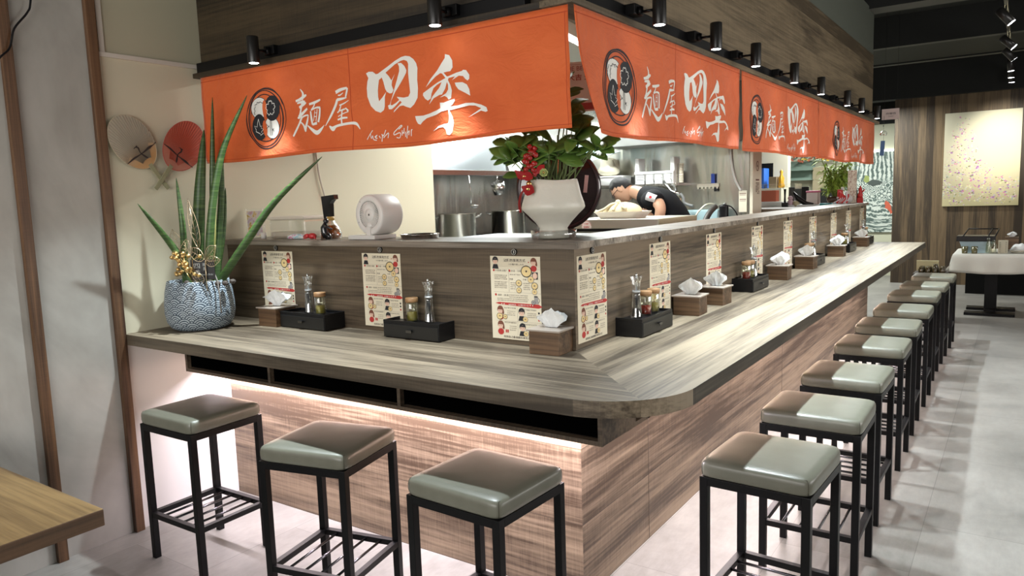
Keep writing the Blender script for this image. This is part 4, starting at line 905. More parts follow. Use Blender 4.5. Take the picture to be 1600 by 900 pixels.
obj('gold_bells', bm, GOLD, t)
bm = B()
for a, b_, w in (((-.13, .265), (-.07, .245), .016), ((-.125, .215), (-.095, .20), .02), ((-.07, .26), (-.03, .30), .012), ((-.15, .28), (-.115, .25), .014)):
    leaf_blade(bm, RV*a[0]+toC*.10+Vector((0, 0, a[1])), RV*(b_[0]-a[0])+Vector((0, 0, b_[1]-a[1])), toC, .055, w*2.4, .1)
tube(bm, spline([RV*-.10+toC*.10+Vector((0, 0, .215)), RV*-.125+toC*.075+Vector((0, 0, .19)), RV*-.137+toC*.05+Vector((0, 0, .15)), RV*-.134+toC*.04+Vector((0, 0, .11))]), .007, 6, flat=.25)
obj('red_ribbon', bm, RIBBON, t)
# black lacquered drum behind the vase
t = thing('lacquer_drum', 'dark round lacquered drum standing upright behind the white vase', 'drum', (-.345, .47, 1.4255), math.atan2(_R.y, _R.x))
MX = Matrix.Rotation(PI/2, 4, 'X'); r = .192
BURG = mat('dark_lacquer', (.022, .008, .010), .16, coat=.5)
bm = B(); lathe(bm, [(0, -.06), (r-.012, -.06), (r, -.052), (r-.004, 0), (r, .052), (r-.012, .06), (0, .06)], (0, 0, r+.02), 56, M=MX); obj('shell', bm, BURG, t)
bm = B(); 
for z in (-.061, .061): lathe(bm, [(r-.020, z*1.0), (r-.016, z*1.06), (r-.010, z*.99)], (0, 0, r+.02), 56, M=MX, cap=False)
box(bm, (-.16, -.0635, r*.78), (.16, -.060, r*.79)); obj('trim_rings', bm, mat('lacquer_edge', (.045, .014, .016), .25), t)
bm = B(); box(bm, (-.09, -.045, 0), (.075, .045, .026), .003); obj('foot', bm, BLACKP, t)
bm = B(); pts = [(.118, -.0625, .262), (.124, -.0625, .245), (.130, -.0625, .22), (.131, -.0625, .195)]; bx(bm, (.122, -.0625, .228), (.017, .002, .078), .0008, Matrix.Rotation(.12, 3, 'Y')); obj('pink_label', bm, mat('pink_sticker', (.70, .40, .38), .5), t)
bm = B(); cyl(bm, (-.02, -.09, .0), (-.0, -.09, .42), .005, 10); o = obj('chrome_post', bm, CHROME, t)
# the rear ledge under the drum
bm = B(); box(bm, (-.80, .285, 1.395), (-.265, .62, 1.424), .002); o = obj('side_shelf', bm, STEELD); tag(o, 'stainless shelf board behind the corner ledge carrying the round lacquer drum', 'shelf')
bm = B(); box(bm, (-.79, .33, 0), (-.27, .60, 1.395), .002); o = obj('under_counter_cabinet', bm, STEELD); tag(o, 'stainless cabinet under the shelf board behind the corner ledge', 'cabinet')
# ------------------------------------------------------------------ things on the front ledge
LZ = 1.4255; yl = .13
t = thing('desk_fan', 'white round table fan on the front ledge', 'fan', (-1.175, .15, LZ), math.radians(-3))
MXR = Matrix.Rotation(-PI/2, 4, 'X')
fr = .096
def lx(bm, prof, c, n=48, cap=False): lathe(bm, prof, c, n, 0, cap, MX)
bm = B(); lx(bm, [(.066, .062), (.071, .066), (.090, .066), (.096, .061), (.098, .052), (.098, -.062), (.094, -.072), (.07, -.076), (0, -.076)], (0, 0, .118)); obj('housing', bm, WHITE, t, True)
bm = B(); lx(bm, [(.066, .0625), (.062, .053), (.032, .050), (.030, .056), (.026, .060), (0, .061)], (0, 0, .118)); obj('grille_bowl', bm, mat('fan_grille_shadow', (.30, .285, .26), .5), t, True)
bm = B()
for i in range(44):
    a = 2*PI*i/44; M = Matrix.Translation((0, -.058, .118)) @ Matrix.Rotation(a, 4, 'Y')
    v = bx(bm, (0, 0, 0), (.0042, .009, .034), 0, None); 
    for q in v: q.co = M @ (Matrix.Rotation(.35, 4, 'Z') @ q.co + Vector((0, 0, .047)))
lx(bm, [(.031, .058), (.029, .062), (.012, .063), (0, .063)], (0, 0, .118)); obj('grille', bm, WHITE, t)
bm = B(); lx(bm, [(.0055, .0635), (0, .066)], (0, 0, .118), 12)
for p in ((-.055, .063), (.0, -.0795), (-.07, -.035)): cyl(bm, (p[0], -.0655, .118+p[1]), (p[0], -.0668, .118+p[1]), .002, 8)
obj('hub_cap', bm, mat('fan_dark_dots', (.10, .08, .06), .5), t)
bm = B(); box(bm, (-.014, -.074, .014), (.014, -.058, .062), .004); ball(bm, (0, -.062, .066), .018, sc=(1, .35, .8)); obj('neck', bm, WHITE, t)
bm = B(); box(bm, (-.135, -.085, 0), (.055, .06, .020), .004); obj('base', bm, WHITE, t)
# pump bottle
t = thing('pump_bottle', 'clear bottle of brown liquid with a large black pump head on the front ledge', 'bottle', (-1.50, .13, LZ), math.radians(10))
bm = B(); lathe(bm, [(.050, 0), (.056, .006), (.055, .025), (.044, .055), (.022, .088), (.018, .096)], n=30, cap=False); obj('bottle', bm, GLASS, t)
bm = B(); lathe(bm, [(.050, .003), (.052, .025), (.042, .052), (.030, .068), (0, .068)], n=26); obj('amber_liquid', bm, mat('amber_liquid', (.36, .10, .012), .15, coat=.5), t)
bm = B(); lathe(bm, [(.021, .092), (.021, .112)], n=24); obj('gold_collar', bm, mat('mustard_collar', (.50, .32, .08), .45), t)
bm = B(); prism(bm, [(-.026, .100), (-.036, .215), (.044, .222), (.046, .200), (.034, .197), (.026, .190), (.016, .178), (.014, .110)], -.017, .017)
for v in bm.verts: v.co = Vector((v.co.x, v.co.z, v.co.y))
obj('pump_head', bm, mat('pump_black', (.012, .012, .012), .22), t)
# small black figure
t = thing('black_figurine', 'small glossy black crouching figurine leaning on the pump bottle', 'figurine', (-1.452, .055, LZ), 0)
bm = B(); tube(bm, [(0, 0, .01), (-.008, 0, .035), (-.012, 0, .06), (.0, 0, .08)], [.016, .020, .018, .010], 10); ball(bm, (.004, 0, .092), .014); tube(bm, [(-.005, -.006, .072), (.025, -.008, .062), (.052, -.006, .052)], [.008, .006, .004], 8); tube(bm, [(0, 0, .025), (.028, -.01, .022), (.040, -.01, .006)], [.014, .012, .010], 8); tube(bm, [(-.008, .01, .03), (-.02, .012, .012), (-.004, .014, .004)], [.012, .010, .008], 8)
tube(bm, [(.008, 0, .10), (.010, 0, .115)], [.005, .002], 6); obj('figure', bm, mat('gloss_black', (.010, .011, .013), .18, coat=.6), t)
# crab toy
t = thing('red_crab_toy', 'small red plastic crab toy in front of the pump bottle', 'toy', (-1.545, .045, LZ), 0)
bm = B(); ball(bm, (0, 0, .018), .022, sc=(1.25, .9, .72)); obj('shell', bm, mat('crab_red', (.62, .045, .05), .25, coat=.5), t)
bm = B()
for i in range(4): tube(bm, [(-.018, -.006, .016), (-.038, -.010+.002*i, .026-.006*i), (-.052, -.014, .016-.004*i)], [.004, .003, .0015], 6)
for i in range(3): tube(bm, [(.015, -.01, .014), (.032, -.014, .02-.005*i), (.044, -.014, .004)], [.004, .003, .002], 6)
ball(bm, (-.012, -.02, .02), .011); obj('claws_and_legs', bm, bpy.data.materials['crab_red'], t)
# wrapped sweet
t = thing('candy_packet', 'iridescent cellophane packet with pink and blue print lying on the front ledge', 'packet', (-1.655, .04, LZ), .05)
bm = B(); tube(bm, [(-.075, 0, .006), (-.058, 0, .013), (-.03, 0, .015), (.03, 0, .015), (.055, 0, .012)], [.002, .012, .0145, .014, .008], 8)
m = mat('cellophane', (.6, .7, .8), .15, coat=.8); T = NT(m); T.color(T.ramp(T.noise(T.map(T.obj(), (30, 30, 30)), 1, 2), [(.35, (.75, .30, .48)), (.45, (.85, .86, .88)), (.55, (.35, .62, .74)), (.66, (.8, .78, .72))])); obj('wrapper', bm, m, t)
# acrylic picture frame, white cup, food container
t = thing('photo_stand', 'acrylic stand with a pink and yellow picture, leftmost on the front ledge', 'picture stand', (-2.115, .13, LZ), math.radians(14))
bm = B(); box(bm, (-.062, 0, 0), (.062, .014, .165), .002); obj('acrylic_block', bm, DISH, t)
m = mat('photo_print', (.7, .6, .6), .35); T = NT(m); vv = T.map(T.obj(), (28, 28, 28)); T.color(T.ramp(T.noise(vv, 1, 3, .6, .6), [(.34, (.62, .36, .42)), (.45, (.66, .60, .66)), (.52, (.78, .70, .66)), (.60, (.72, .52, .16)), (.68, (.26, .24, .06))]))
bm = B(); box(bm, (-.050, -.0012, .012), (.050, -.0002, .150)); obj('picture', bm, m, t)
bm = B(); lathe(bm, [(.014, 0), (.0155, .032)], n=20, c=(-1.985, .085, LZ)); o = obj('small_cup', bm, WHITE); tag(o, 'tiny white cup beside the acrylic picture stand', 'cup')
t = thing('food_container', 'clear rectangular plastic container with a white lid on the front ledge', 'container', (-1.84, .195, LZ), .04)
bm = B(); box(bm, (-.135, -.075, 0), (.135, .075, .100), .012, seg=3); obj('tub', bm, DISH, t)
bm = B(); box(bm, (-.13, -.07, .004), (.13, .07, .035), .01); obj('contents', bm, mat('container_rice', (.62, .54, .44), .7), t)
bm = B(); box(bm, (-.142, -.080, .1005), (.142, .080, .118), .006); obj('lid', bm, mat('container_lid', (.78, .72, .62), .35), t)
bm = B(); lathe(bm, [(.088, 0), (.092, .018), (.096, .020), (.094, .022), (.088, .019), (.084, .003), (0, .002)], n=40, cap=False, c=(-.945, .185, LZ)); o = obj('steel_dish', bm, STEEL, None, True); tag(o, 'shallow stainless dish on the front ledge right of the white fan', 'dish')
bm = B(); tube(bm, spline([(WX+.01, .62, 2.2), (WX+.008, .66, 1.95), (WX+.012, .68, 1.75), (WX+.01, .76, 1.5)]), .006, 6); o = obj('wall_cable', bm, mat('ivory_cable', (.55, .50, .42), .5)); tag(o, 'ivory cable running down the cream wall behind the front ledge', 'cable')
# ------------------------------------------------------------------ the kitchen
def simple(name, label, cat, m, fn, parent=None, smooth=False, group=None):
    bm = B(); fn(bm); o = obj(name, bm, m, parent, smooth)
    if parent is None: tag(o, label, cat, group)
    return o
# extraction hood over the stock pots
t = thing('extraction_hood', 'stainless extraction hood with sloping faces over the two stock pots', 'hood', (-2.75, 2.0, 1.80))
def hood(bm, y0, y1, xr, xt, z0, z1):
    prism(bm, [(xr, z0), (xt, z1), (-.35, z1), (-.35, z0)], y0, y1)
bm = B(); vs = prism(bm, [(.33, .045), (.05, 1.10), (-.345, 1.10), (-.345, .045)], 0, 1.05)
for v in bm.verts: v.co = Vector((v.co.x, v.co.z+.0, v.co.y))
obj('hood_body', bm, mat('hood_steel', (.50, .54, .57), .22, 1), t)
bm = B(); prism(bm, [(.33, .045), (.10, .62), (-.345, .62), (-.345, .045)], 1.10, 3.15)
for v in bm.verts: v.co = Vector((v.co.x, v.co.z, v.co.y))
obj('hood_extension', bm, mat('hood_light_panel', (.62, .63, .60), .35, .9), t)
bm = B(); box(bm, (.30, -.02, .0), (.345, 3.15, .045), .003); box(bm, (-.345, -.02, .0), (.30, .02, .045), .003); obj('drip_rim', bm, STEEL, t)
bm = B(); prism(bm, [(.29, .118), (.77, .237), (.60, .27), (.20, .36), (.16, .118)], 2.44, 2.46)
for v in bm.verts: v.co = Vector((v.co.x, v.co.z, v.co.y))
obj('end_panel', bm, mat('pale_blue_panel', (.45, .62, .68), .4), t)
# stove bench and pots
t = thing('stove_bench', 'stainless stove bench along the kitchen wall under the stock pots', 'bench', (-2.72, 3.4, 0))
bm = B(); box(bm, (-.36, -1.55, .08), (.36, 1.20, 1.12), .004); obj('body', bm, STEELD, t)
bm = B(); box(bm, (-.30, -.45, 1.1205), (.10, .15, 1.20)); box(bm, (-.30, .3, 1.1205), (.0, .55, 1.24)); obj('burner_block', bm, BLACK, t)
for sy in (-1.4, 1.05):
    for sx in (-.3, .3): bm = B(); cyl(bm, (sx, sy, 0), (sx, sy, .08), .02, 10); obj('leg', bm, STEEL, t)
def pot(label, x, y, r, z, h):
    t = thing('stock_pot', label, 'pot', (x, y, z), .5, 'stainless stock pots on the stove')
    bm = B(); lathe(bm, [(r*.96, 0), (r, .01), (r, h-.006), (r+.008, h), (r+.006, h+.004), (r-.004, h), (r-.006, .02), (0, .02)], n=48, cap=False); m = bpy.data.materials.get('pot_steel') or mat('pot_steel', (.66, .62, .54), .22, 1); obj('pot_body', bm, m, t)
    for sg in (-1, 1):
        bm = B(); tube(bm, spline([(sg*r, -.05, h-.035), (sg*(r+.035), -.05, h-.02), (sg*(r+.05), 0, h-.008), (sg*(r+.035), .05, h-.02), (sg*r, .05, h-.035)], 4), .007, 8); obj('handle', bm, STEEL, t)
    return t
pot('left stock pot on the stove, under the hanging ladle', -2.67, 2.63, .165, 1.205, .275)
pot('right stock pot on the stove, partly behind the white vase', -2.67, 3.42, .165, 1.205, .275)
t = thing('soup_ladle', 'stainless ladle hanging from the hood rim above the left pot', 'ladle', (-2.395, 2.46, 1.80))
bm = B(); tube(bm, [(0, 0, .0), (.006, .01, -.12), (.002, .015, -.24)], .0045, 6); obj('handle', bm, STEEL, t)
bm = B(); lathe(bm, [(0, -.030), (.022, -.026), (.036, -.010), (.040, 0), (.037, 0), (.02, -.02), (0, -.025)], (.03, .02, -.245), 20, cap=False); obj('bowl', bm, STEEL, t)
t = thing('hanging_saucepan', 'small saucepans hanging from the hood rim above the right pot', 'saucepan', (-2.39, 2.86, 1.80))
bm = B(); tube(bm, [(0, 0, .0), (0, .0, -.06)], .005, 6); obj('hook', bm, STEEL, t)
bm = B(); lathe(bm, [(0, -.10), (.055, -.10), (.062, .0), (.060, .0), (.053, -.095), (0, -.095)], (0, 0, -.06), 24, cap=False, M=Matrix.Rotation(.35, 4, 'X')); obj('pan', bm, STEEL, t)
# overhead stainless cabinet and shelf on the steel end wall
simple('overhead_duct', 'stainless overhead duct box above the kitchen shelf', 'duct', mat('duct_grey', (.36, .37, .36), .38, .85), lambda b: (box(b, (-2.25, 4.55, 2.09), (-.86, 4.99, 2.90), .004), box(b, (-1.52, 4.545, 2.09), (-1.515, 4.555, 2.90))))
t = thing('kitchen_shelf', 'stainless wall shelf behind the cook carrying baskets', 'shelf', (-1.96, 4.95, 1.66))
bm = B(); box(bm, (-.50, -.26, .012), (.48, .049, .040), .002); obj('shelf_board', bm, STEEL, t)
for x, z_ in ((-.47, -1.66), (.455, -.618)): bm = B(); box(bm, (x-.012, -.25, z_), (x+.012, -.22, .012)); obj('shelf_post', bm, STEEL, t)
bz = 1.70
t = thing('plastic_basket', 'white slotted plastic basket on the shelf behind the cook', 'basket', (-1.72, 4.80, bz))
bm = B()
for i in range(4):
    x = -.15+i*.10; box(bm, (x-.046, -.10, 0), (x+.046, .10, .004)); box(bm, (x-.046, -.102, 0), (x+.046, -.098, .035)); box(bm, (x-.046, .098, 0), (x+.046, .102, .11))
    for k in range(3): box(bm, (x-.046, -.102, .045+k*.018), (x+.046, -.098, .054+k*.018))
    for sx in (-.046, .040): box(bm, (x+sx, -.102, 0), (x+sx+.006, -.097, .10))
box(bm, (-.215, -.11, .10), (.215, -.095, .125), .003); box(bm, (-.215, .095, .10), (.215, .11, .125), .003)
for x in (-.21, .198): box(bm, (x, -.10, 0), (x+.012, .10, .115), .002); 
obj('tray', bm, mat('basket_white', (.74, .75, .74), .4), t)
for x in (-.20, .19): bm = B(); bx(bm, (x, 0, .19), (.045, .16, .15), .012); obj('end_handle', bm, bpy.data.materials['basket_white'], t)
t = thing('plastic_bag', 'see-through plastic bag stuffed with noodles on top of a white box', 'bag', (-2.28, 4.80, 1.80))
bm = B(); vs = ball(bm, (0, 0, .065), .11, sc=(1.15, .8, .62), seg=20)
rnd = random.Random(5)
for v in vs:
    a = math.atan2(v.co.y, v.co.x); v.co += v.co.normalized()*.012*math.sin(7*a+v.co.z*60); v.co.z = max(v.co.z, 0)
    if v.co.z > .11: v.co.z += .05
obj('bag', bm, mat('bag_film', (.60, .57, .44), .25, coat=.5), t)
simple('storage_box', 'white plastic box on the shelf under the stuffed plastic bag', 'box', bpy.data.materials['basket_white'], lambda b: (box(b, (-2.43, 4.70, 1.701), (-2.08, 4.92, 1.795), .008), box(b, (-2.44, 4.69, 1.785), (-2.07, 4.93, 1.800), .004)))
t = thing('container_stack', 'two slim stacks of white cups at the right end of the kitchen shelf', 'cup stack', (-1.51, 4.80, bz))
for k, x in enumerate((-.02, .045)):
    bm = B()
    for i in range(11): lathe(bm, [(.022, .018*i), (.026, .018*i+.016)], (x, 0, 0), 16)
    obj('cups', bm, mat('cup_ivory', (.66, .62, .50), .5) if k == 0 else bpy.data.materials['cup_ivory'], t)
# hose tap, wiper, hook rail, notices on the steel wall
t = thing('rinse_tap', 'steel rinse tap with a bent grey hose on the kitchen wall', 'tap', (-1.46, 4.64, 1.60))
bm = B(); cyl(bm, (0, 0, -.558), (0, 0, .05), .012, 10); tube(bm, [(-.12, -.02, .12), (-.04, -.03, .02), (.03, -.03, -.01), (.06, -.03, -.01)], .013, 8); ball(bm, (0, -.03, .0), .026); obj('pipe', bm, STEEL, t)
bm = B(); tube(bm, spline([(.06, -.03, -.01), (.09, -.03, -.05), (.10, -.03, -.10), (.15, -.03, -.125), (.19, -.03, -.135)]), .014, 8); obj('hose', bm, mat('grey_hose', (.17, .18, .18), .5), t)
t = thing('squeegee', 'white and red squeegee hanging on the steel wall behind the cook', 'squeegee', (-1.83, 4.985, 1.50))
bm = B(); box(bm, (-.085, -.012, -.02), (.085, .004, .008), .003); tube(bm, [(0, -.006, .0), (0, -.006, .07), (0, -.006, .20)], [.014, .008, .010], 8); obj('handle', bm, mat('squeegee_white', (.70, .72, .72), .4), t)
bm = B(); box(bm, (-.088, -.014, -.018), (.088, -.0125, -.006)); tube(bm, [(0, -.006, .10), (0, -.006, .15)], .013, 8); obj('red_grip', bm, mat('squeegee_red', (.50, .05, .05), .4), t)
t = thing('hook_rail', 'white plastic hook rail with a blue clip on the steel wall', 'hook rail', (-1.25, 4.985, 1.665))
bm = B(); box(bm, (-.115, -.015, -.018), (.115, 0, .018), .004)
for i in range(6): box(bm, (-.105+i*.04, -.03, -.036), (-.093+i*.04, -.01, -.014), .002)
obj('rail', bm, IVORY, t)
bm = B(); box(bm, (.038, -.025, .018), (.075, -.008, .115), .003); obj('blue_clip', bm, mat('clip_blue', (.02, .07, .42), .4), t)
bm = B(); bx(bm, (.085, -.02, -.045), (.03, .02, .04), .004); obj('black_hook', bm, BLACKP, t)
t = thing('wall_notice', 'ivory notice sheet with printed lines on the steel wall beside the column', 'notice', (-.895, 4.99, 1.50))
bm = B(); box(bm, (-.040, -.003, -.115), (.040, 0, .10), .001); obj('sheet', bm, IVORY, t)
bm = B()
for z in (.07, .012):
    for i in range(5): flat(bm, [(-.030+i*.013, z-.006), (-.021+i*.013, z-.006), (-.021+i*.013, z+.006), (-.030+i*.013, z+.006)], -.0035)
    flat(bm, [(-.030, z-.018), (.030, z-.018), (.030, z-.014), (-.030, z-.014)], -.0035)
obj('print', bm, mat('notice_print', (.20, .10, .07), .6), t)
simple('white_cable', '', 'cable', mat('white_cable_mat', (.80, .80, .76), .4), lambda b: tube(b, spline([(-1.02, 4.985, 2.08), (-1.01, 4.985, 1.90), (-.975, 4.985, 1.72), (-.915, 4.985, 1.603)]), .011, 8))['label'] = 'thick white cable on the steel wall leading down to the notice sheet'
t = thing('no_smoking_sign', 'round no-smoking sign with rows of small print below on the cream column', 'sign', (-.7985, 5.15, 1.84), PI/2)
bm = B(); ribbon(bm, [(.045*math.cos(2*PI*i/32), .045*math.sin(2*PI*i/32), .005) for i in range(33)], -.001, 0, 1); ribbon(bm, [(-.03, .03, .004), (.03, -.03, .004)], -.001, 0, 1); flat(bm, [(-.025, -.005), (.025, -.005), (.025, .005), (-.025, .005)], -.0008, 0)
rnd = random.Random(8); flat(bm, [(-.06, -.145), (.06, -.145), (.06, -.13), (-.06, -.13)], -.001)
for c_ in range(5):
    for r_ in range(7):
        if rnd.random() < .75: flat(bm, [(-.055+c_*.026, -.175-r_*.017), (-.041+c_*.026, -.175-r_*.017), (-.041+c_*.026, -.163-r_*.017), (-.055+c_*.026, -.163-r_*.017)], -.001)
obj('print', bm, mat('column_print', (.20, .11, .09), .6), t)
# fluorescent tube and congratulation board seen through the gap between the corner banners
t = thing('ceiling_tube_lamp', 'glowing fluorescent tube on the kitchen ceiling between the two corner banners', 'lamp', (-1.53, 2.78, 2.80), math.radians(10))
bm = B(); box(bm, (-.03, -.6, .02), (.03, .6, .115), .004); obj('housing', bm, WHITE, t)
bm = B(); cyl(bm, (0, -.58, 0), (0, .58, 0), .015, 12); obj('tube', bm, TUBE, t)
t = thing('greeting_board', 'pale pink board with red lettering hanging behind the corner leaves', 'board', (-.765, 1.5, 2.27), math.radians(22))
bm = B(); box(bm, (-.20, -.004, -.17), (.20, .004, .12), .001); box(bm, (-.15, .0, .12), (-.147, .002, .655)); box(bm, (.147, .0, .12), (.15, .002, .655)); obj('board', bm, mat('pale_pink_card', (.82, .66, .62), .6), t)
bm = B(); text(bm, '開幕大吉 生意興隆', 0, .03, .36, .036, -.005, bold=.02); text(bm, 'THE BENE GEL', .0, .082, .24, None, -.005); flat(bm, [(-.19, .104), (.19, .104), (.19, .1055), (-.19, .1055)], -.005); flat(bm, [(-.19, -.12), (.19, -.12), (.19, -.16), (-.19, -.16)], -.005)
obj('lettering', bm, mat('greeting_red', (.40, .06, .06), .6), t)
# work table in front of the cook
t = thing('work_counter', 'stainless work counter with a round sticker, in front of the cook', 'counter', (-.905, 2.55, 0))
bm = B(); box(bm, (-.44, -.34, .12), (.295, .34, 1.345), .003); obj('body', bm, STEELD, t)
bm = B(); box(bm, (-.45, -.35, 1.365), (.303, .352, 1.43), .003); obj('top', bm, mat('counter_edge_steel', (.60, .56, .50), .32, 1), t)
bm = B(); box(bm, (-.43, -.335, 1.345), (.29, .33, 1.365)); obj('shadow_gap', bm, BLACK, t)
bm = B(); box(bm, (.3035, -.349, 1.30), (.312, .352, 1.428), .001); obj('speckled_side', bm, mat('speckled_stone', (.46, .44, .30), .6, bump=(60, .4)), t)
bm = B(); box(bm, (-.44, .35, 1.15), (.29, .68, 1.18), .003); obj('rear_shelf', bm, STEEL, t)
for sx in (-.4, .25):
    for sy in (-.3, .3): bm = B(); cyl(bm, (sx, sy, 0), (sx, sy, .12), .02, 8); obj('leg', bm, STEEL, t)
SX, SZ, SY = -.243, 1.385, -.3515
bm = B(); disc(bm, SX, SZ, .040, .038, SY, 0, 24)
for v in bm.verts: v.co.z = max(v.co.z, 1.367)
obj('round_sticker', bm, mat('sticker_white', (.78, .66, .60), .5), t)
bm = B(); text(bm, '220V', SX, SZ-.008, .046, .014, SY-.001, bold=.03); text(bm, '使用電壓', SX, SZ+.015, .04, .010, SY-.001, bold=.02); ribbon(bm, [(SX+.037*math.cos(PI*i/14), SZ+.035*math.sin(PI*i/14), .0012) for i in range(15)], SY-.001, 0, 1); obj('sticker_print', bm, mat('sticker_red', (.55, .06, .05), .5), t)
t = thing('food_tray', 'ivory plastic tray with cloth-wrapped dough on the work counter', 'tray', (-.97, 2.42, 1.4305), math.radians(-4))
bm = B(); rs = [(.80, 0), (.98, .040), (1.03, .045), (1.03, .049), (.96, .046), (.79, .006)]
rg = []
for k, z in rs: rg.append([bm.verts.new((.185*k*math.copysign(abs(math.cos(a))**.35, math.cos(a)), .125*k*math.copysign(abs(math.sin(a))**.35, math.sin(a)), z)) for a in [2*PI*i/40 for i in range(40)]])
for a, b in zip(rg, rg[1:]):
    for i in range(40): bm.faces.new((a[i], a[(i+1) % 40], b[(i+1) % 40], b[i]))
bm.faces.new(rg[0][::-1]); bm.faces.new(rg[-1]); obj('tray_body', bm, mat('tray_ivory', (.66, .62, .54), .4), t)
CL = mat('muslin_cloth', (.68, .60, .40), .85)
t2 = thing('wrapped_bundle', 'cream muslin bundle tied with a knot on the ivory tray', 'bundle', (-.97, 2.42, 1.4775), math.radians(-4))
bm = B(); vs = ball(bm, (0, 0, .0), .13, sc=(1.15, .75, .50), seg=36)
for v in vs:
    a = math.atan2(v.co.y, v.co.x+.03); v.co.z += .006*math.sin(a*13)*(1-abs(v.co.z)/.07) + .004*math.sin(a*7+1); v.co.z = max(v.co.z, -.022)
obj('cloth_body', bm, CL, t2, True)
bm = B(); ball(bm, (-.02, -.03, .064), .022, sc=(1, 1, 1.1), seg=14); tube(bm, spline([(-.03, -.03, .06), (-.06, -.07, .05), (-.10, -.09, .02), (-.17, -.08, .0)]), [.012]*18+[.02], 8); tube(bm, spline([(-.01, -.03, .06), (.03, -.06, .055), (.05, -.09, .035), (.08, -.09, .02)]), .010, 8); tube(bm, spline([(-.02, -.04, .06), (-.015, -.07, .045), (-.02, -.10, .01)]), .011, 8); obj('knot', bm, CL, t2, True)
# ------------------------------------------------------------------ the cook
def skin_mesh(name, nodes, edges, root, m, parent, sub=2):
    me = bpy.data.meshes.new(name); me.from_pydata([n[0] for n in nodes], edges, []); o = bpy.data.objects.new(name, me); C.objects.link(o)
    if parent: o.parent = parent
    md = o.modifiers.new('skin', 'SKIN'); md.use_smooth_shade = True
    for i, n in enumerate(nodes):
        r = n[1]; me.skin_vertices[0].data[i].radius = (r, r) if not isinstance(r, tuple) else r; me.skin_vertices[0].data[i].use_root = (i == root)
    s = o.modifiers.new('sub', 'SUBSURF'); s.levels = sub; s.render_levels = sub
    dg = bpy.context.evaluated_depsgraph_get(); ev = o.evaluated_get(dg); nm = bpy.data.meshes.new_from_object(ev)
    o.modifiers.clear(); o.data = nm; nm.materials.clear(); nm.materials.append(m); nm.polygons.foreach_set('use_smooth', [True]*len(nm.polygons)); return o
SK = mat('skin', (.60, .36, .24), .5); ck = (-.85, 3.40, 0)
P = thing('person', 'person in black t-shirt with a flag patch and glasses, bending over the work counter', 'person', ck)
q = lambda x, y, z: (x, y, z)
# facing -x; the near arm is on the -y side
N = [(q(.06, 0, .98), (.15, .12)), (q(.0, 0, 1.12), (.155, .12)), (q(-.10, 0, 1.30), (.165, .125)), (q(-.27, 0, 1.50), (.15, .12)), (q(-.38, 0, 1.585), (.085, .08)), (q(-.46, 0, 1.615), (.062, .06)), (q(-.54, 0, 1.63), (.06, .06)),
     (q(-.28, -.13, 1.55), .075), (q(-.19, -.235, 1.545), .060), (q(-.118, -.285, 1.495), .048), (q(-.128, -.29, 1.43), .045), (q(-.17, -.275, 1.32), .038), (q(-.25, -.25, 1.235), .028), (q(-.29, -.24, 1.222), .030), (q(-.33, -.23, 1.215), .022),
     (q(-.28, .13, 1.55), .075), (q(-.22, .22, 1.50), .062), (q(-.17, .26, 1.40), .050), (q(-.18, .26, 1.35), .045), (q(-.28, .10, 1.26), .036), (q(-.36, -.02, 1.235), .028), (q(-.40, -.05, 1.222), .030), (q(-.44, -.08, 1.215), .022),
     (q(.07, -.09, .90), .095), (q(.04, -.10, .70), .082), (q(.02, -.10, .50), .062), (q(.06, -.10, .30), .056), (q(.08, -.10, .09), .042), (q(-.03, -.11, .04), .036), (q(-.10, -.11, .03), .026),
     (q(.07, .09, .90), .095), (q(.06, .10, .70), .082), (q(.05, .10, .50), .062), (q(.09, .10, .30), .056), (q(.11, .10, .09), .042), (q(.0, .11, .04), .036), (q(-.07, .11, .03), .026)]
E_ = [(0, 1), (1, 2), (2, 3), (3, 4), (4, 5), (5, 6), (3, 7), (7, 8), (8, 9), (9, 10), (10, 11), (11, 12), (12, 13), (13, 14), (3, 15), (15, 16), (16, 17), (17, 18), (18, 19), (19, 20), (20, 21), (21, 22), (0, 23), (23, 24), (24, 25), (25, 26), (26, 27), (27, 28), (28, 29), (0, 30), (30, 31), (31, 32), (32, 33), (33, 34), (34, 35), (35, 36)]
body = skin_mesh('body', N, E_, 0, SK, P)
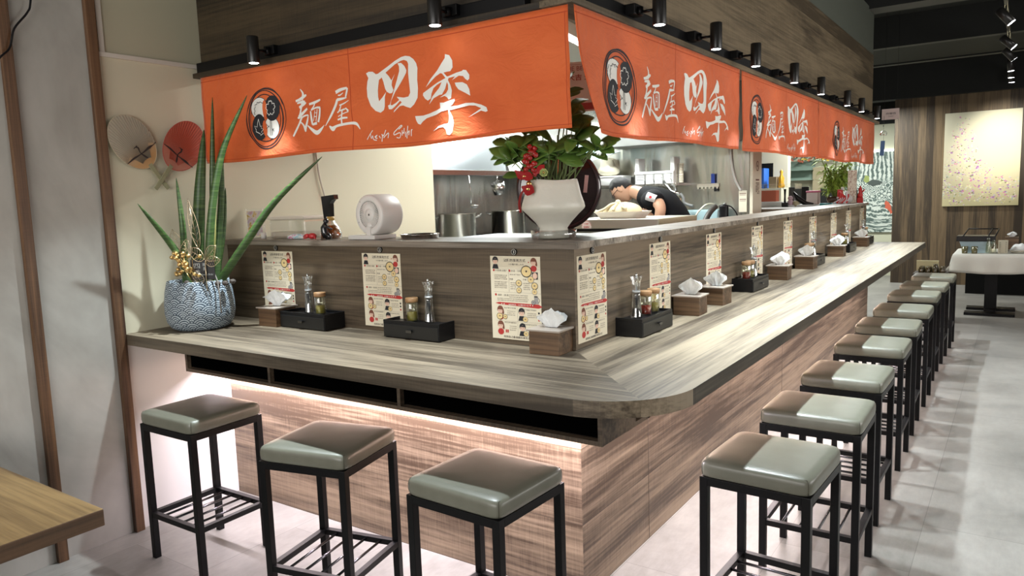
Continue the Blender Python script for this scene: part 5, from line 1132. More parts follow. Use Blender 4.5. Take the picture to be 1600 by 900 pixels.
# fingers on each hand, joined into the body mesh; head with face
hb = bmesh.new(); hb.from_mesh(body.data)
for hx, hy, hz, sg in ((-.33, -.23, 1.215, 1), (-.44, -.08, 1.215, -1)):
    for k in range(4):
        L = (.060, .068, .064, .052)[k]; yy = hy+(k-1.5)*.017*sg; tube(hb, [(hx+.01, yy, hz), (hx-L*.5, yy, hz-.001), (hx-L*.85, yy, hz-.012), (hx-L, yy, hz-.026)], [.009, .0085, .008, .006], 8)
    tube(hb, [(hx+.03, hy+.02*sg*1, hz), (hx+.005, hy+.042*sg, hz-.012), (hx-.02, hy+.045*sg, hz-.03)], [.011, .010, .007], 8)
HM = Matrix.Translation((-.598, 0, 1.640)) @ Matrix.Rotation(math.radians(-50), 4, 'Y')   # head frame: -x forward, z up, pitched down
def hp(x, y, z): return HM @ Vector((x, y, z))
def headball(bm, grow=1.0, cut=None):
    vs = bmesh.ops.create_uvsphere(bm, u_segments=36, v_segments=26, radius=1)['verts']
    for v in vs:
        x, y, z = v.co
        w = .076*(1-.20*max(0, -z)**1.5); d = .096; h = .118
        X = x*d; Y = y*w; Z = z*h
        if x < 0:
            if z < -.1: X *= 1-.10*(-z); 
            X += -.012*math.exp(-((Z+.085)/.025)**2)*math.exp(-(Y/.03)**2)        # chin
            X += -.022*math.exp(-((Z+.018)/.020)**2)*math.exp(-(Y/.014)**2)       # nose
            X += -.008*math.exp(-((Z+.052)/.010)**2)*math.exp(-(Y/.024)**2)       # lips
            X += .010*math.exp(-((Z-.012)/.014)**2)*math.exp(-((abs(Y)-.032)/.016)**2)  # eye sockets
            X += -.006*math.exp(-((Z-.034)/.012)**2)*math.exp(-(Y/.05)**2)        # brow
        if x > 0 and z < 0: X *= 1-.28*(-z)
        v.co = HM @ Vector((X*grow, Y*grow, Z*grow + (.004 if grow > 1 else 0)))
    return vs
headball(hb)
for sg in (-1, 1):
    vs = ball(hb, hp(.010, sg*.076, -.004), .020, sc=(.9, .35, 1.5), seg=14, M=HM.to_3x3().to_4x4())
for f in hb.faces: f.smooth = True
hb.to_mesh(body.data); hb.free()
bm = B(); vs = headball(bm, 1.06); Hi = HM.inverted(); dead = []
for v in vs:
    p = Hi @ v.co
    if (p.z < .045 and p.x < -.005) or p.z < -.045 or (p.x < -.055 and p.z < .07) or (p.z < .0 and p.x < .04): dead.append(v)
bmesh.ops.delete(bm, geom=dead, context='VERTS'); h = obj('hair', bm, mat('black_hair', (.012, .012, .014), .55, bump=(200, .8)), P, True); h.modifiers.new('s', 'SOLIDIFY').thickness = .006
bm = B()
for sg in (-1, 1):
    c = hp(-.094, sg*.031, .010); ex = HM.to_3x3() @ Vector((0, 1, 0)); ez = HM.to_3x3() @ Vector((0, 0, 1))
    tube(bm, [c+ex*.023*math.cos(2*PI*i/16)+ez*.019*math.sin(2*PI*i/16) for i in range(17)], .0022, 6)
    tube(bm, [hp(-.094, sg*.054, .014), hp(-.05, sg*.077, .012), hp(.012, sg*.080, .006)], .0022, 6)
tube(bm, [hp(-.100, -.008, .012), hp(-.100, .008, .012)], .002, 6); obj('glasses', bm, BLACKP, P)
bm = B()
for sg in (-1, 1): ball(bm, hp(-.082, sg*.031, .010), .010, sc=(.6, 1, .6)); ball(bm, hp(-.087, sg*.031, .030), .012, sc=(.3, 1.3, .25))
ball(bm, hp(-.093, 0, -.053), .012, sc=(.3, 1.5, .35)); obj('eyes_and_mouth', bm, mat('face_dark', (.10, .045, .035), .5), P)
SHIRT = mat('black_tshirt', (.006, .007, .009), .85, spec=.2)
Ns = [(q(.06, 0, .96), (.175, .135)), (q(.0, 0, 1.12), (.175, .14)), (q(-.10, 0, 1.30), (.19, .15)), (q(-.255, 0, 1.49), (.175, .15)), (q(-.36, 0, 1.575), (.125, .11)), (q(-.445, 0, 1.612), (.075, .078)), (q(-.28, -.14, 1.565), .098), (q(-.20, -.235, 1.55), .088), (q(-.145, -.275, 1.520), .070), (q(-.28, .14, 1.565), .098), (q(-.225, .22, 1.505), .086), (q(-.185, .25, 1.43), .070)]
skin_mesh('tshirt', Ns, [(0, 1), (1, 2), (2, 3), (3, 4), (4, 5), (3, 6), (6, 7), (7, 8), (3, 9), (9, 10), (10, 11)], 0, SHIRT, P)
Nt = [(q(.065, 0, .97), (.165, .13)), (q(.07, -.09, .88), .115), (q(.04, -.10, .70), .100), (q(.02, -.10, .50), .082), (q(.06, -.10, .30), .074), (q(.08, -.10, .12), .066), (q(.07, .09, .88), .115), (q(.06, .10, .70), .100), (q(.05, .10, .50), .082), (q(.09, .10, .30), .074), (q(.11, .10, .12), .066)]
skin_mesh('trousers', Nt, [(0, 1), (1, 2), (2, 3), (3, 4), (4, 5), (0, 6), (6, 7), (7, 8), (8, 9), (9, 10)], 0, mat('dark_trousers', (.03, .03, .032), .8), P)
bm = B()
for x, y in ((.08, -.105), (.11, .105)): box(bm, (x-.19, y-.05, 0), (x+.06, y+.05, .07), .02)
obj('shoes', bm, BLACKM, P)
fp = thing('flag_patch_tmp', '', '')
bpy.data.objects.remove(fp)
bm = B(); M = Matrix.Translation((-.190, -.332, 1.572)) @ Matrix.Rotation(math.radians(12), 4, 'Z') @ Matrix.Rotation(math.radians(22), 4, 'Y') @ Matrix.Rotation(math.radians(-6), 4, 'X')
G = [[None]*7 for _ in range(7)]
for i in range(7):
    for j in range(7):
        u, w = i/6-.5, j/6-.5; G[i][j] = bm.verts.new(M @ Vector((u*.080, .03*(w*2)**2+.008*(u*2)**2, w*.066)))
for i in range(6):
    for j in range(6): bm.faces.new((G[i][j], G[i+1][j], G[i+1][j+1], G[i][j+1]))
pa = obj('flag_patch', bm, mat('patch_white', (.75, .77, .80), .7), P); pa.modifiers.new('s', 'SOLIDIFY').thickness = .003
bm = B(); disc(bm, 0, 0, .011, None, -.003, 0, 16, 0)
for v in bm.verts: v.co = M @ v.co
obj('patch_dot', bm, mat('patch_red', (.60, .03, .04), .7), pa)
# ------------------------------------------------------------------ things along the inner long side
t = thing('electric_kettle', 'black gooseneck kettle standing behind the long ledge', 'kettle', (-.93, 4.52, 1.18), math.radians(30))
bm = B(); lathe(bm, [(.058, 0), (.060, .01), (.050, .10), (.043, .20), (.045, .27), (.048, .285), (.02, .295), (0, .297)], n=30); obj('body', bm, BLACKP, t)
bm = B(); tube(bm, spline([(-.05, 0, .27), (-.10, 0, .30), (-.17, 0, .295), (-.24, 0, .23), (-.27, 0, .18)]), [.008]*25, 8); obj('spout', bm, mat('spout_cream', (.62, .62, .50), .3, .5), t)
bm = B(); tube(bm, spline([(.035, 0, .285), (.08, 0, .26), (.125, 0, .19), (.14, 0, .10)]), .006, 8); obj('handle', bm, BLACKP, t)
bm = B(); ball(bm, (.01, 0, .30), .018, sc=(1, 1, .5)); obj('lid_knob', bm, STEEL, t)
simple('scoop_handle', 'thick dark grey handle leaning behind the long ledge, left of the kettle', 'utensil', mat('dark_grey_rubber', (.045, .042, .038), .5), lambda b: tube(b, spline([(-.93, 3.80, 1.072), (-.92, 3.88, 1.25), (-.90, 4.02, 1.40), (-.885, 4.15, 1.462)]), [.026]*19, 12))
simple('wash_basin_unit', 'pale blue plastic basin on the bench behind the kettle', 'basin', mat('pale_blue_plastic', (.36, .52, .56), .4), lambda b: box(b, (-1.44, 4.67, 1.045), (-1.04, 4.92, 1.42), .01))
t = thing('back_bench', 'stainless bench against the steel wall under basin and kettle', 'bench', (-1.2, 4.6, 0))
bm = B(); box(bm, (-.5, -.42, .1), (.38, .36, 1.04), .003); obj('body', bm, STEELD, t)
bm = B(); box(bm, (.16, -.19, 1.0405), (.38, .03, 1.178), .003); box(bm, (-.2, -.41, 1.0405), (.15, -.25, 1.08)); obj('riser', bm, STEELD, t); bm = B(); box(bm, (.10, -.88, 0), (.38, -.421, 1.04), .003); obj('side_extension', bm, STEELD, t); bm = B(); box(bm, (-.48, -.4, 0), (.36, .34, .1)); obj('plinth', bm, BLACK, t)
# cashier area beyond the steel wall
t = thing('cashier_counter', 'brown-topped cashier counter inside the far half of the bar', 'counter', (-.72, 6.6, 0))
bm = B(); box(bm, (-.45, -1.2, 0), (.28, 1.0, 1.37), .003); obj('body', bm, mat('counter_beige', (.40, .35, .27), .6), t)
bm = B(); box(bm, (-.47, -1.22, 1.37), (.30, 1.02, 1.40), .003); obj('top', bm, mat('counter_brown', (.16, .12, .08), .5), t)
cz = 1.4005
simple('napkin_pack', 'white and pink napkin pack standing on the cashier counter', 'napkins', mat('napkin_white', (.80, .72, .68), .6), lambda b: box(b, (-.60, 6.35, cz+.02), (-.48, 6.50, cz+.15), .008))
simple('napkin_wrap', 'bright pink wrapper on top of the white napkin pack', 'wrapper', mat('pink_wrap', (.72, .20, .32), .5), lambda b: box(b, (-.605, 6.345, cz+.151), (-.475, 6.505, cz+.172), .008))
simple('paper_stack', 'white paper stack under the napkin pack', 'papers', PAPERW, lambda b: box(b, (-.80, 6.25, cz), (-.42, 6.55, cz+.0195), .002))
simple('teal_pouch', 'small teal roll beside the napkin pack', 'pouch', mat('teal', (.05, .30, .32), .5), lambda b: (cyl(b, (-.42, 6.2, cz+.017), (-.30, 6.2, cz+.017), .016, 12), cyl(b, (-.30, 6.2, cz+.017), (-.22, 6.2, cz+.017), .018, 12)))
t = thing('display_case', 'clear acrylic display case holding an orange-red box', 'case', (-1.02, 6.45, cz))
bm = B(); box(bm, (-.16, -.12, 0), (.30, .20, .26), .004); obj('case', bm, DISH, t)
simple('orange_box', 'orange-red box inside the clear display case', 'box', mat('orange_red_card', (.50, .10, .04), .5), lambda b: box(b, (-1.12, 6.42, cz+.06), (-.95, 6.55, cz+.19), .003))
simple('white_box', 'long white box under the orange-red box', 'box', WHITE, lambda b: box(b, (-1.15, 6.36, cz+.002), (-.86, 6.60, cz+.055), .003))
t = thing('card_terminal', 'black card terminal with a bent arm on the cashier counter', 'terminal', (-.80, 6.22, cz), .3)
bm = B(); box(bm, (-.035, -.035, 0), (.035, .035, .05), .01); tube(bm, [(0, 0, .04), (.0, 0, .12), (.0, 0, .20)], [.012, .009, .014], 8); obj('stand', bm, BLACKP, t)
bm = B(); tube(bm, [(.09, 0, .16), (.14, 0, .09), (.22, 0, .03), (.30, 0, .015)], [.012, .03, .028, .02], 10); obj('handset', bm, BLACKP, t)
simple('soft_toy', 'little pastel doll beside the card terminal', 'toy', mat('pastel_toy', (.62, .45, .50), .6), lambda b: (ball(b, (-.755, 6.28, cz+.04), .035, sc=(1, 1, 1.15)), ball(b, (-.755, 6.28, cz+.095), .028)))
simple('round_jar', 'small cream jar beside the pastel doll', 'jar', mat('cream_jar', (.50, .45, .28), .5), lambda b: lathe(b, [(.03, 0), (.036, .02), (.036, .05), (.025, .065)], (-.69, 6.28, cz), 20))
simple('pos_monitor', 'dark touch screen standing behind the display case', 'monitor', BLACKP, lambda b: (box(b, (-.93, 6.9, cz+.03), (-.70, 6.93, cz+.22), .004), box(b, (-.84, 6.86, cz), (-.78, 6.97, cz+.03))))
simple('printer', 'dark grey printer behind the napkin pack', 'printer', mat('dark_blue_grey', (.05, .06, .075), .5), lambda b: box(b, (-.62, 7.15, cz), (-.45, 7.4, cz+.20), .006))
# cabinets at the back wall
t = thing('back_cabinet', 'cream cabinet with an open niche holding blue folders at the back wall', 'cabinet', (-1.9, 10.6, 0))
bm = B(); box(bm, (-.75, -.3, 0), (.0, .3, 1.62), .003); box(bm, (-.75, .1, 1.62), (-.0, .3, 2.25)); obj('body', bm, mat('cabinet_cream', (.58, .54, .42), .6), t)
bm = B(); box(bm, (-.60, .08, 1.63), (-.24, .098, 2.05)); obj('niche', bm, BLACKM, t)
simple('blue_folder', 'bright blue folder standing in the dark niche of the back cabinet', 'folder', mat('folder_blue', (.02, .12, .50), .5), lambda b: box(b, (-2.33, 10.35, 1.622), (-2.20, 10.66, 1.96), .003))
simple('brown_carton', 'small brown carton beside the golden figurine on the back cabinet', 'carton', mat('kraft', (.26, .19, .11), .8), lambda b: box(b, (-2.12, 10.35, 1.622), (-1.99, 10.55, 1.81), .003))
simple('golden_figurine', 'golden figurine on the back cabinet', 'figurine', mat('amber_gold', (.72, .38, .04), .3, .4), lambda b: (lathe(b, [(.05, 0), (.06, .03), (.04, .10), (.05, .16), (.02, .22), (.03, .27), (0, .31)], (-1.93, 10.42, 1.622), 16)))
t = thing('glass_shelf_unit', 'small glass wall shelf under the leafy garland on the back wall', 'shelf', (-2.00, 12.05, 1.75))
bm = B(); box(bm, (-.30, -.12, .0), (.22, .14, .012)); box(bm, (-.30, -.12, .18), (.22, .14, .19)); box(bm, (-.30, .10, .0), (.22, .14, .35)); obj('glass_shelves', bm, mat('shelf_green_glass', (.25, .34, .28), .2), t)
simple('tall_board', 'tan board leaning at the back wall left of the bamboo plant', 'board', mat('tan_board', (.38, .32, .20), .6), lambda b: box(b, (-1.80, 12.08, .0), (-1.58, 12.18, 1.98), .003))
rnd = random.Random(17)
bm = B()
for i in range(50):
    c = Vector((-2.15+i*.016, 12.02+rnd.uniform(-.02, .02), 2.14+rnd.uniform(-.035, .04))); a = rnd.uniform(0, 6.3)
    leaf_blade(bm, c, (math.cos(a), -.4, math.sin(a)), (0, -1, .2), .07, .04, .1, rnd.choice((0, 0, 0, 1, 2)))
g = obj('leaf_garland', bm, [mat('garland_dark', (.10, .13, .09), .6), mat('garland_red', (.45, .12, .06), .6), mat('garland_yellow', (.60, .42, .06), .6)]); tag(g, 'thin garland of dark, red and yellow leaves high on the back wall', 'garland')
# ------------------------------------------------------------------ far end of the long ledge
t = thing('lucky_bamboo', 'bushy light green plant in a brown bowl at the far end of the bar', 'plant', (-.36, 6.75, cz), 0)
bm = B(); lathe(bm, [(.045, 0), (.085, .02), (.105, .06), (.098, .095), (.09, .098), (.085, .08), (0, .07)], n=30); obj('bowl', bm, mat('brown_glaze', (.07, .035, .02), .3), t)
bm = B(); st = B(); rnd = random.Random(31)
for i in range(40):
    a = rnd.uniform(0, 2*PI); rr_ = rnd.uniform(.02, .20); tp = Vector((rr_*math.cos(a), rr_*math.sin(a)*.7, rnd.uniform(.22, .56))); b0 = Vector((.02*math.cos(a), .02*math.sin(a), .07))
    tube(st, [b0, b0*.5+tp*.5+Vector((0, 0, .05)), tp], [.008, .007, .005], 6)
    for k in range(13):
        p = b0.lerp(tp, rnd.uniform(.45, 1)); a2 = rnd.uniform(0, 2*PI); leaf_blade(bm, p, (math.cos(a2), math.sin(a2), rnd.uniform(-.3, .6)), (0, 0, 1), rnd.uniform(.08, .13), rnd.uniform(.02, .03), rnd.uniform(.1, .6), 0, False)
obj('foliage', bm, GREENB, t).modifiers.new('s', 'SOLIDIFY').thickness = .001
obj('stems', st, mat('bamboo_stem', (.22, .26, .06), .5), t)
t = thing('tall_paper_lantern', 'tall narrow box lantern with speckled paper at the far end of the ledge', 'lantern', (-.10, 6.22, LZ), .1)
bm = B(); box(bm, (-.042, -.042, 0), (.042, .042, .35), .003)
m = mat('speckled_paper', (.66, .60, .50), .7); T = NT(m); T.color(T.ramp(T.noise(T.map(T.obj(), (45, 45, 30)), 1, 3, .7), [(.40, (.40, .25, .20)), (.50, (.66, .58, .48)), (.7, (.72, .67, .57))])); obj('paper_box', bm, m, t)
def redstuff():
    t = thing('red_gift_pouches', 'heap of red and white ribboned pouches on the far end of the ledge', 'pouches', (-.19, 6.10, LZ))
    bm = B(); box(bm, (-.055, .10, 0), (-.005, .16, .15), .004); obj('red_box', bm, mat('gift_red', (.55, .03, .03), .5), t)
    bm = B(); rnd = random.Random(2)
    for i in range(10):
        a = rnd.uniform(-.7, .7); tube(bm, spline([(-.03+i*.012, .02, .02+.006*i), (-.02+i*.010+a*.03, -.03, .09+rnd.uniform(-.03, .04)), (.0+i*.010, -.05, .05), (-.05+i*.012+a*.04, -.08, .008)], 4), .010, 6, mi=i % 2, flat=.5)
    obj('ribbons', bm, [bpy.data.materials['gift_red'], mat('ribbon_white', (.70, .66, .68), .5)], t)
    bm = B(); ball(bm, (.07, 0, .05), .05, sc=(1, .8, 1)); ball(bm, (.02, -.02, .16), .018); obj('pale_pouch', bm, mat('pale_pouch', (.62, .58, .55), .6), t)
redstuff()
t = thing('red_figurine', 'upright red figurine at the very end of the ledge', 'figurine', (-.055, 6.44, LZ)); bm = B(); box(bm, (-.028, -.025, 0), (.028, .025, .055), .004); lathe(bm, [(.024, .055), (.028, .08), (.016, .12), (.020, .145), (.010, .17), (0, .19)], n=16); tube(bm, [(.01, 0, .11), (.035, 0, .13), (.04, 0, .145)], .008, 6); obj('figure', bm, bpy.data.materials['gift_red'], t)
t = thing('yellow_figurine', 'small yellow figurine between the paper lantern and the red figurine', 'figurine', (-.13, 6.42, LZ)); bm = B(); lathe(bm, [(.03, 0), (.035, .03), (.022, .065), (.028, .09), (.02, .12), (0, .13)], n=16); obj('figure', bm, mat('figure_yellow', (.68, .42, .10), .4), t)
t = thing('black_fan_ornament', 'black spiky ornament behind the red figurine', 'ornament', (-.12, 6.49, LZ)); bm = B()
for i in range(5): leaf_blade(bm, (0, 0, 0), (-.7+i*.4, .1, 1), (0, -1, 0), .17-.02*abs(i-1), .04, .1)
box(bm, (-.04, -.015, 0), (.04, .015, .012)); o = obj('spikes', bm, BLACKP, t); o.modifiers.new('s', 'SOLIDIFY').thickness = .004
# ------------------------------------------------------------------ mural, hanging sign, wind chime
m = mat('mural_print', (.6, .65, .58), .6, spec=.3); T = NT(m); v = T.obj(); s = T.sep(v)
n1 = T.noise(T.map(v, (1.6, 1, 2.4)), 1, 5, .6, 2.5)
up = T.math('MULTIPLY_ADD', s[2], 1.0, -1.35)
wv = T.math('SINE', T.math('ADD', T.math('MULTIPLY', s[2], 70.0), T.math('ADD', T.math('MULTIPLY', n1, 34.0), T.math('SINE', T.math('MULTIPLY', s[0], 9.0)))))
wf = T.math('SINE', T.math('ADD', T.math('MULTIPLY', s[0], 85.0), T.math('MULTIPLY', T.noise(T.map(v, (4, 1, 1.2)), 1, 5, .7, 1.0), 22.0)))
vo = T.voro(T.map(v, (13, 1, 13)), 1, 'F1', 1)[0]; sw = T.math('SINE', T.math('MULTIPLY', vo, 22.0))
k1 = T.math('SMOOTH_MIN', T.math('MAXIMUM', T.math('MULTIPLY', T.math('SUBTRACT', s[2], 1.62), 6.0), 0.0), 1.0, .1)
k2 = T.math('SMOOTH_MIN', T.math('MAXIMUM', T.math('MULTIPLY', T.math('SUBTRACT', s[2], 1.28), 9.0), 0.0), 1.0, .1)
def fmix(f, a, b): return T.math('ADD', T.math('MULTIPLY', a, T.math('SUBTRACT', 1.0, f)), T.math('MULTIPLY', b, f))
g = fmix(k1, fmix(k2, wv, sw), wf); g = T.math('MULTIPLY_ADD', g, .5, .5)
g = T.math('ADD', g, T.math('MULTIPLY', T.math('SUBTRACT', n1, .5), 1.0))
T.color(T.ramp(g, [(.15, (.10, .14, .125)), (.45, (.30, .37, .33)), (.75, (.66, .71, .64))]))
mu = thing('mural_panel', 'grey-green mural of waves and a waterfall with an orange koi at the far end', 'mural', (-.80, 12.16, 0))
bm = B(); box(bm, (-.47, 0, .78), (.80, .03, 2.20)); o = obj('painting', bm, m, mu)
bm = B()
pts = [(.26, 1.30), (.31, 1.27), (.35, 1.20), (.36, 1.12), (.40, 1.07), (.37, 1.08), (.34, 1.06), (.33, 1.10), (.29, 1.15), (.25, 1.17), (.26, 1.22), (.24, 1.24)]
flat(bm, [(x-.04, z+.04) for x, z in pts], -.004); obj('koi', bm, mat('koi_orange', (.60, .12, .06), .6), mu)
bm = B(); flat(bm, [(-.10, 1.66), (.0, 1.72), (.10, 1.70), (.17, 1.66), (.10, 1.62), (.0, 1.60)], -.004); obj('dark_fish', bm, mat('dark_fish', (.06, .08, .07), .6), mu)
bm = B(); flat(bm, [(-.15, 1.70), (-.12, 1.80), (-.06, 1.78), (-.05, 1.68), (-.10, 1.66)], -.0035); obj('lily', bm, mat('lily_green', (.30, .36, .10), .6), mu)
bm = B(); box(bm, (-.47, -.01, 2.20), (.80, .03, 2.235)); obj('light_cove', bm, mat('mural_cove_light', (1, 1, 1), .5, emit=(.95, 1, .92), strength=1.3), mu)
t = thing('hanging_sign', 'pale pink hanging counter sign at the far end above the wind chime', 'sign', (.125, 7.2, 2.42))
bm = B(); box(bm, (-.095, -.006, -.062), (.085, .006, .060), .001); obj('board', bm, mat('sign_pink', (.72, .56, .54), .6), t)
bm = B(); text(bm, '作廢台', .0, .006, .105, .024, -.0075, bold=.01); text(bm, 'Cashier', .0, -.024, .055, None, -.0075); obj('lettering', bm, mat('sign_dark', (.10, .09, .09), .6), t)
bm = B(); cyl(bm, (-.07, 0, .06), (-.07, 0, 1.38), .0012, 6); cyl(bm, (.06, 0, .06), (.06, 0, 1.38), .0012, 6); obj('wires', bm, BLACK, t)
t = thing('wind_chime', 'glass wind chime with orange decoration and a blue paper strip under the hanging sign', 'wind chime', (.055, 7.192, 2.20))
bm = B(); cyl(bm, (0, 0, .04), (0, 0, .20), .0012, 5); cyl(bm, (0, 0, -.08), (0, 0, 0), .0012, 5); ball(bm, (-.005, 0, .09), .006); obj('string', bm, BLACKP, t)
bm = B(); lathe(bm, [(.033, -.022), (.038, 0), (.030, .024), (.012, .036), (0, .038)], n=22, cap=False); obj('glass_bell', bm, DISH, t, True)
bm = B(); tube(bm, [(-.034, -.02, -.012), (-.025, -.033, .005), (-.008, -.037, .016)], .006, 6, flat=.5); tube(bm, [(-.02, -.034, -.014), (.0, -.039, -.014), (.02, -.034, -.012)], .004, 6, flat=.5); obj('painted_goldfish', bm, mat('chime_red', (.55, .10, .05), .5), t)
bm = B(); M = Matrix.Rotation(.06, 4, 'Y'); vs = bx(bm, (0, 0, -.165), (.046, .0015, .17), 0, None); 
for v_ in vs: v_.co = M @ v_.co
obj('paper_strip', bm, mat('strip_blue', (.12, .20, .42), .7), t)
# ------------------------------------------------------------------ painting
t = thing('flower_painting', 'large unframed flower painting lit by a spotlight on the plank wall', 'painting', (.87, 11.10, 1.96))
bm = B(); box(bm, (-.50, -.0, -.715), (.50, .035, .725), .002)
m = mat('painting_canvas', (.6, .55, .38), .6, spec=.2); T = NT(m); v = T.obj(); s = T.sep(v)
base = T.ramp(T.math('MULTIPLY_ADD', s[2], .55, .5), [(.12, (.52, .46, .26)), (.5, (.60, .54, .38)), (.9, (.60, .57, .43))])
vo = T.voro(T.map(v, (34, 1, 46), rot=(0, .5, 0)), 1, 'F1', 1); wn = T.n.new('ShaderNodeTexWhiteNoise'); T.l.new(vo[1], wn.inputs[0])
pet = T.ramp(wn.outputs[0], [(0, (.34, .16, .36)), (.14, (.58, .22, .34)), (.28, (.66, .60, .50)), (.46, (.24, .24, .12)), (.58, (.46, .50, .42)), (.72, (.70, .66, .36)), (.86, (.52, .34, .50))], True)
n = T.noise(T.map(v, (5.5, 1, 5.5)), 1, 6, .8)
# bouquet mass: dense at the lower left, a spire rising at left
dx = T.math('MULTIPLY', T.math('ADD', s[0], .22), 2.3); dz = T.math('MULTIPLY', T.math('ADD', s[2], .34), 3.0)
r1 = T.math('SQRT', T.math('ADD', T.math('MULTIPLY', dx, dx), T.math('MULTIPLY', dz, dz)))
ex = T.math('MULTIPLY', T.math('ADD', s[0], .24), 5.5); ez = T.math('MULTIPLY', T.math('SUBTRACT', s[2], .05), 1.9)
r2 = T.math('SQRT', T.math('ADD', T.math('MULTIPLY', ex, ex), T.math('MULTIPLY', ez, ez)))
gx = T.math('MULTIPLY', T.math('SUBTRACT', s[0], .15), 1.9); gz = T.math('MULTIPLY', T.math('ADD', s[2], .46), 4.8)
r3 = T.math('SQRT', T.math('ADD', T.math('MULTIPLY', gx, gx), T.math('MULTIPLY', gz, gz)))
mm_ = T.math('MINIMUM', T.math('MINIMUM', r1, r2), r3)
dens = T.math('SUBTRACT', T.math('MULTIPLY_ADD', n, 2.2, .02), mm_)
hn = T.noise(T.map(v, (13, 1, 13)), 1, 3, .6); sz = T.math('MULTIPLY', T.math('SUBTRACT', hn, .36), 2.6); mask = T.math('MULTIPLY', T.math('GREATER_THAN', dens, .12), T.math('LESS_THAN', vo[0], sz)); T.color(T.mix(mask, base, pet)); obj('canvas', bm, m, t)
# ------------------------------------------------------------------ ceiling track with spotlights over the aisle
bm = B(); box(bm, (1.205, 4.6, 3.20), (1.235, 10.9, 3.235), .002)
for y in (6.35, 8.68, 10.25): cyl(bm, (1.22, y, 3.235), (1.22, y, 3.42), .006, 8)
o = obj('ceiling_track', bm, mat('track_grey', (.20, .19, .15), .35, .6)); tag(o, 'lighting track hanging under the dark ceiling beams over the aisle', 'track')
def ctrack(y, tilt, az, lb, on=True, e=30, tgt=None):
    t = thing('ceiling_spotlight', lb, 'spotlight', (1.22, y, 3.10), 0, 'spotlights on the aisle ceiling track')
    M = Matrix.Rotation(az, 4, 'Z') @ Matrix.Rotation(tilt, 4, 'Y')
    bm = B(); lathe(bm, [(.039, -.075), (.040, .085), (.034, .092)], n=20, M=M); obj('lamp_body', bm, bpy.data.materials['spot_black'], t)
    bm = B(); lathe(bm, [(0, -.0765), (.037, -.0755)], n=20, M=M, cap=False); obj('lens', bm, GLOW, t)
    bm = B(); cyl(bm, (0, 0, .0), (0, 0, .10), .006, 8); obj('stem', bm, BLACK, t)
    if e:
        d = M @ Vector((0, 0, -1)); p = Vector((1.22, y, 3.10)) + d*.085
        lamp('aisle_spot_beam', 'SPOT', p, e, (1, .97, .86), target=tgt or (p+d), spot=70 if not tgt else 44, blend=1.0, rad=.03)
names = ['nearest ceiling spotlight at the top of the picture, tilted', 'second ceiling spotlight from the camera, tilted', 'third ceiling spotlight from the camera, tilted', 'fourth ceiling spotlight from the camera, pointing down', 'second farthest ceiling spotlight on the aisle track', 'farthest ceiling spotlight on the aisle track']
R_ = math.radians
for y, ti, az, lb, e, tg in [(5.9, R_(-38), 0, names[0], 22, None), (7.45, R_(-44), 0, names[1], 12, None), (8.40, R_(-40), .2, names[2], 8, None), (9.35, R_(-4), 0, names[3], 260, (1.14, 11.1, 2.16)), (10.1, 0, 0, names[4], 12, None), (10.7, 0, 0, names[5], 8, None)]: ctrack(y, ti, az, lb, True, e, tg)
# ------------------------------------------------------------------ dining table
tx0, tx1, ty0, ty1 = .745, 1.56, 7.95, 8.85
t = thing('dining_table', 'table with a black twin-plate pedestal under a white tablecloth', 'table', (1.14, 8.4, 0))
bm = B(); box(bm, (-.36, -.42, .72), (.40, .42, .75), .002); obj('tabletop', bm, W_TABLEE, t)
bm = B(); box(bm, (-.065, -.05, .03), (.065, .05, .72), .003); obj('column', bm, BLACK, t)
for y in (-.30, .16): bm = B(); box(bm, (-.26, y-.09, 0), (.26, y+.09, .032), .004); obj('foot_plate', bm, BLACK, t)
bm = B(); box(bm, (-.06, -.21, .03), (.06, .07, .05)); obj('foot_bar', bm, BLACK, t)
# cloth: flat top with soft falling hems
bm = B(); w2, d2 = .39, .45; NX, NY = 46, 46; G = []; rnd = random.Random(9)
for i in range(NX+1):
    r = []
    for j in range(NY+1):
        u, v_ = (i/NX-.5)*2*(w2+.22), (j/NY-.5)*2*(d2+.22)
        ox, oy = max(0, abs(u)-w2), max(0, abs(v_)-d2); o_ = math.hypot(ox, oy)
        x = math.copysign(min(abs(u), w2+.012*(1-math.exp(-ox*40))), u); y = math.copysign(min(abs(v_), d2+.012*(1-math.exp(-oy*40))), v_)
        if o_ > 0:
            f = .012*math.sin(u*23)*(oy > 0) + .012*math.sin(v_*21)*(ox > 0); k = o_/.22
            x += math.copysign(.03*k, u)*(ox > 0) + (0 if not oy else 0); y += math.copysign(.03*k, v_)*(oy > 0)
            x += f*k*(ox > 0); y += f*k*(oy > 0)
        z = .7525 - max(ox, oy)*.98 - .02*max(0, -v_-d2)/.22*math.sin((u+.4)*3.9)
        r.append(bm.verts.new((x, y, z)))
    G.append(r)
for i in range(NX):
    for j in range(NY): bm.faces.new((G[i][j], G[i+1][j], G[i+1][j+1], G[i][j+1]))
o = obj('tablecloth', bm, mat('white_cloth', (.66, .64, .58), .85), None, True); o.location = (1.14, 8.4, 0); o.modifiers.new('s', 'SOLIDIFY').thickness = .0015; tag(o, 'white tablecloth draped over the pedestal table at the right', 'tablecloth')
tz = .7545
t = thing('chafing_tub', 'pale blue tub with a black rim and black frame lid on the white table', 'tub', (.98, 8.22, tz))
bm = B(); prism(bm, [(-.13, 0), (.13, 0), (.18, .14), (-.18, .14)], -.12, .12)
for v_ in bm.verts: v_.co = Vector((v_.co.x, v_.co.z, v_.co.y))
obj('tub', bm, mat('pale_blue_tub', (.40, .55, .62), .35), t)
bm = B(); box(bm, (-.21, -.15, .14), (.19, .15, .205), .006); obj('rim', bm, BLACKP, t)
bm = B()
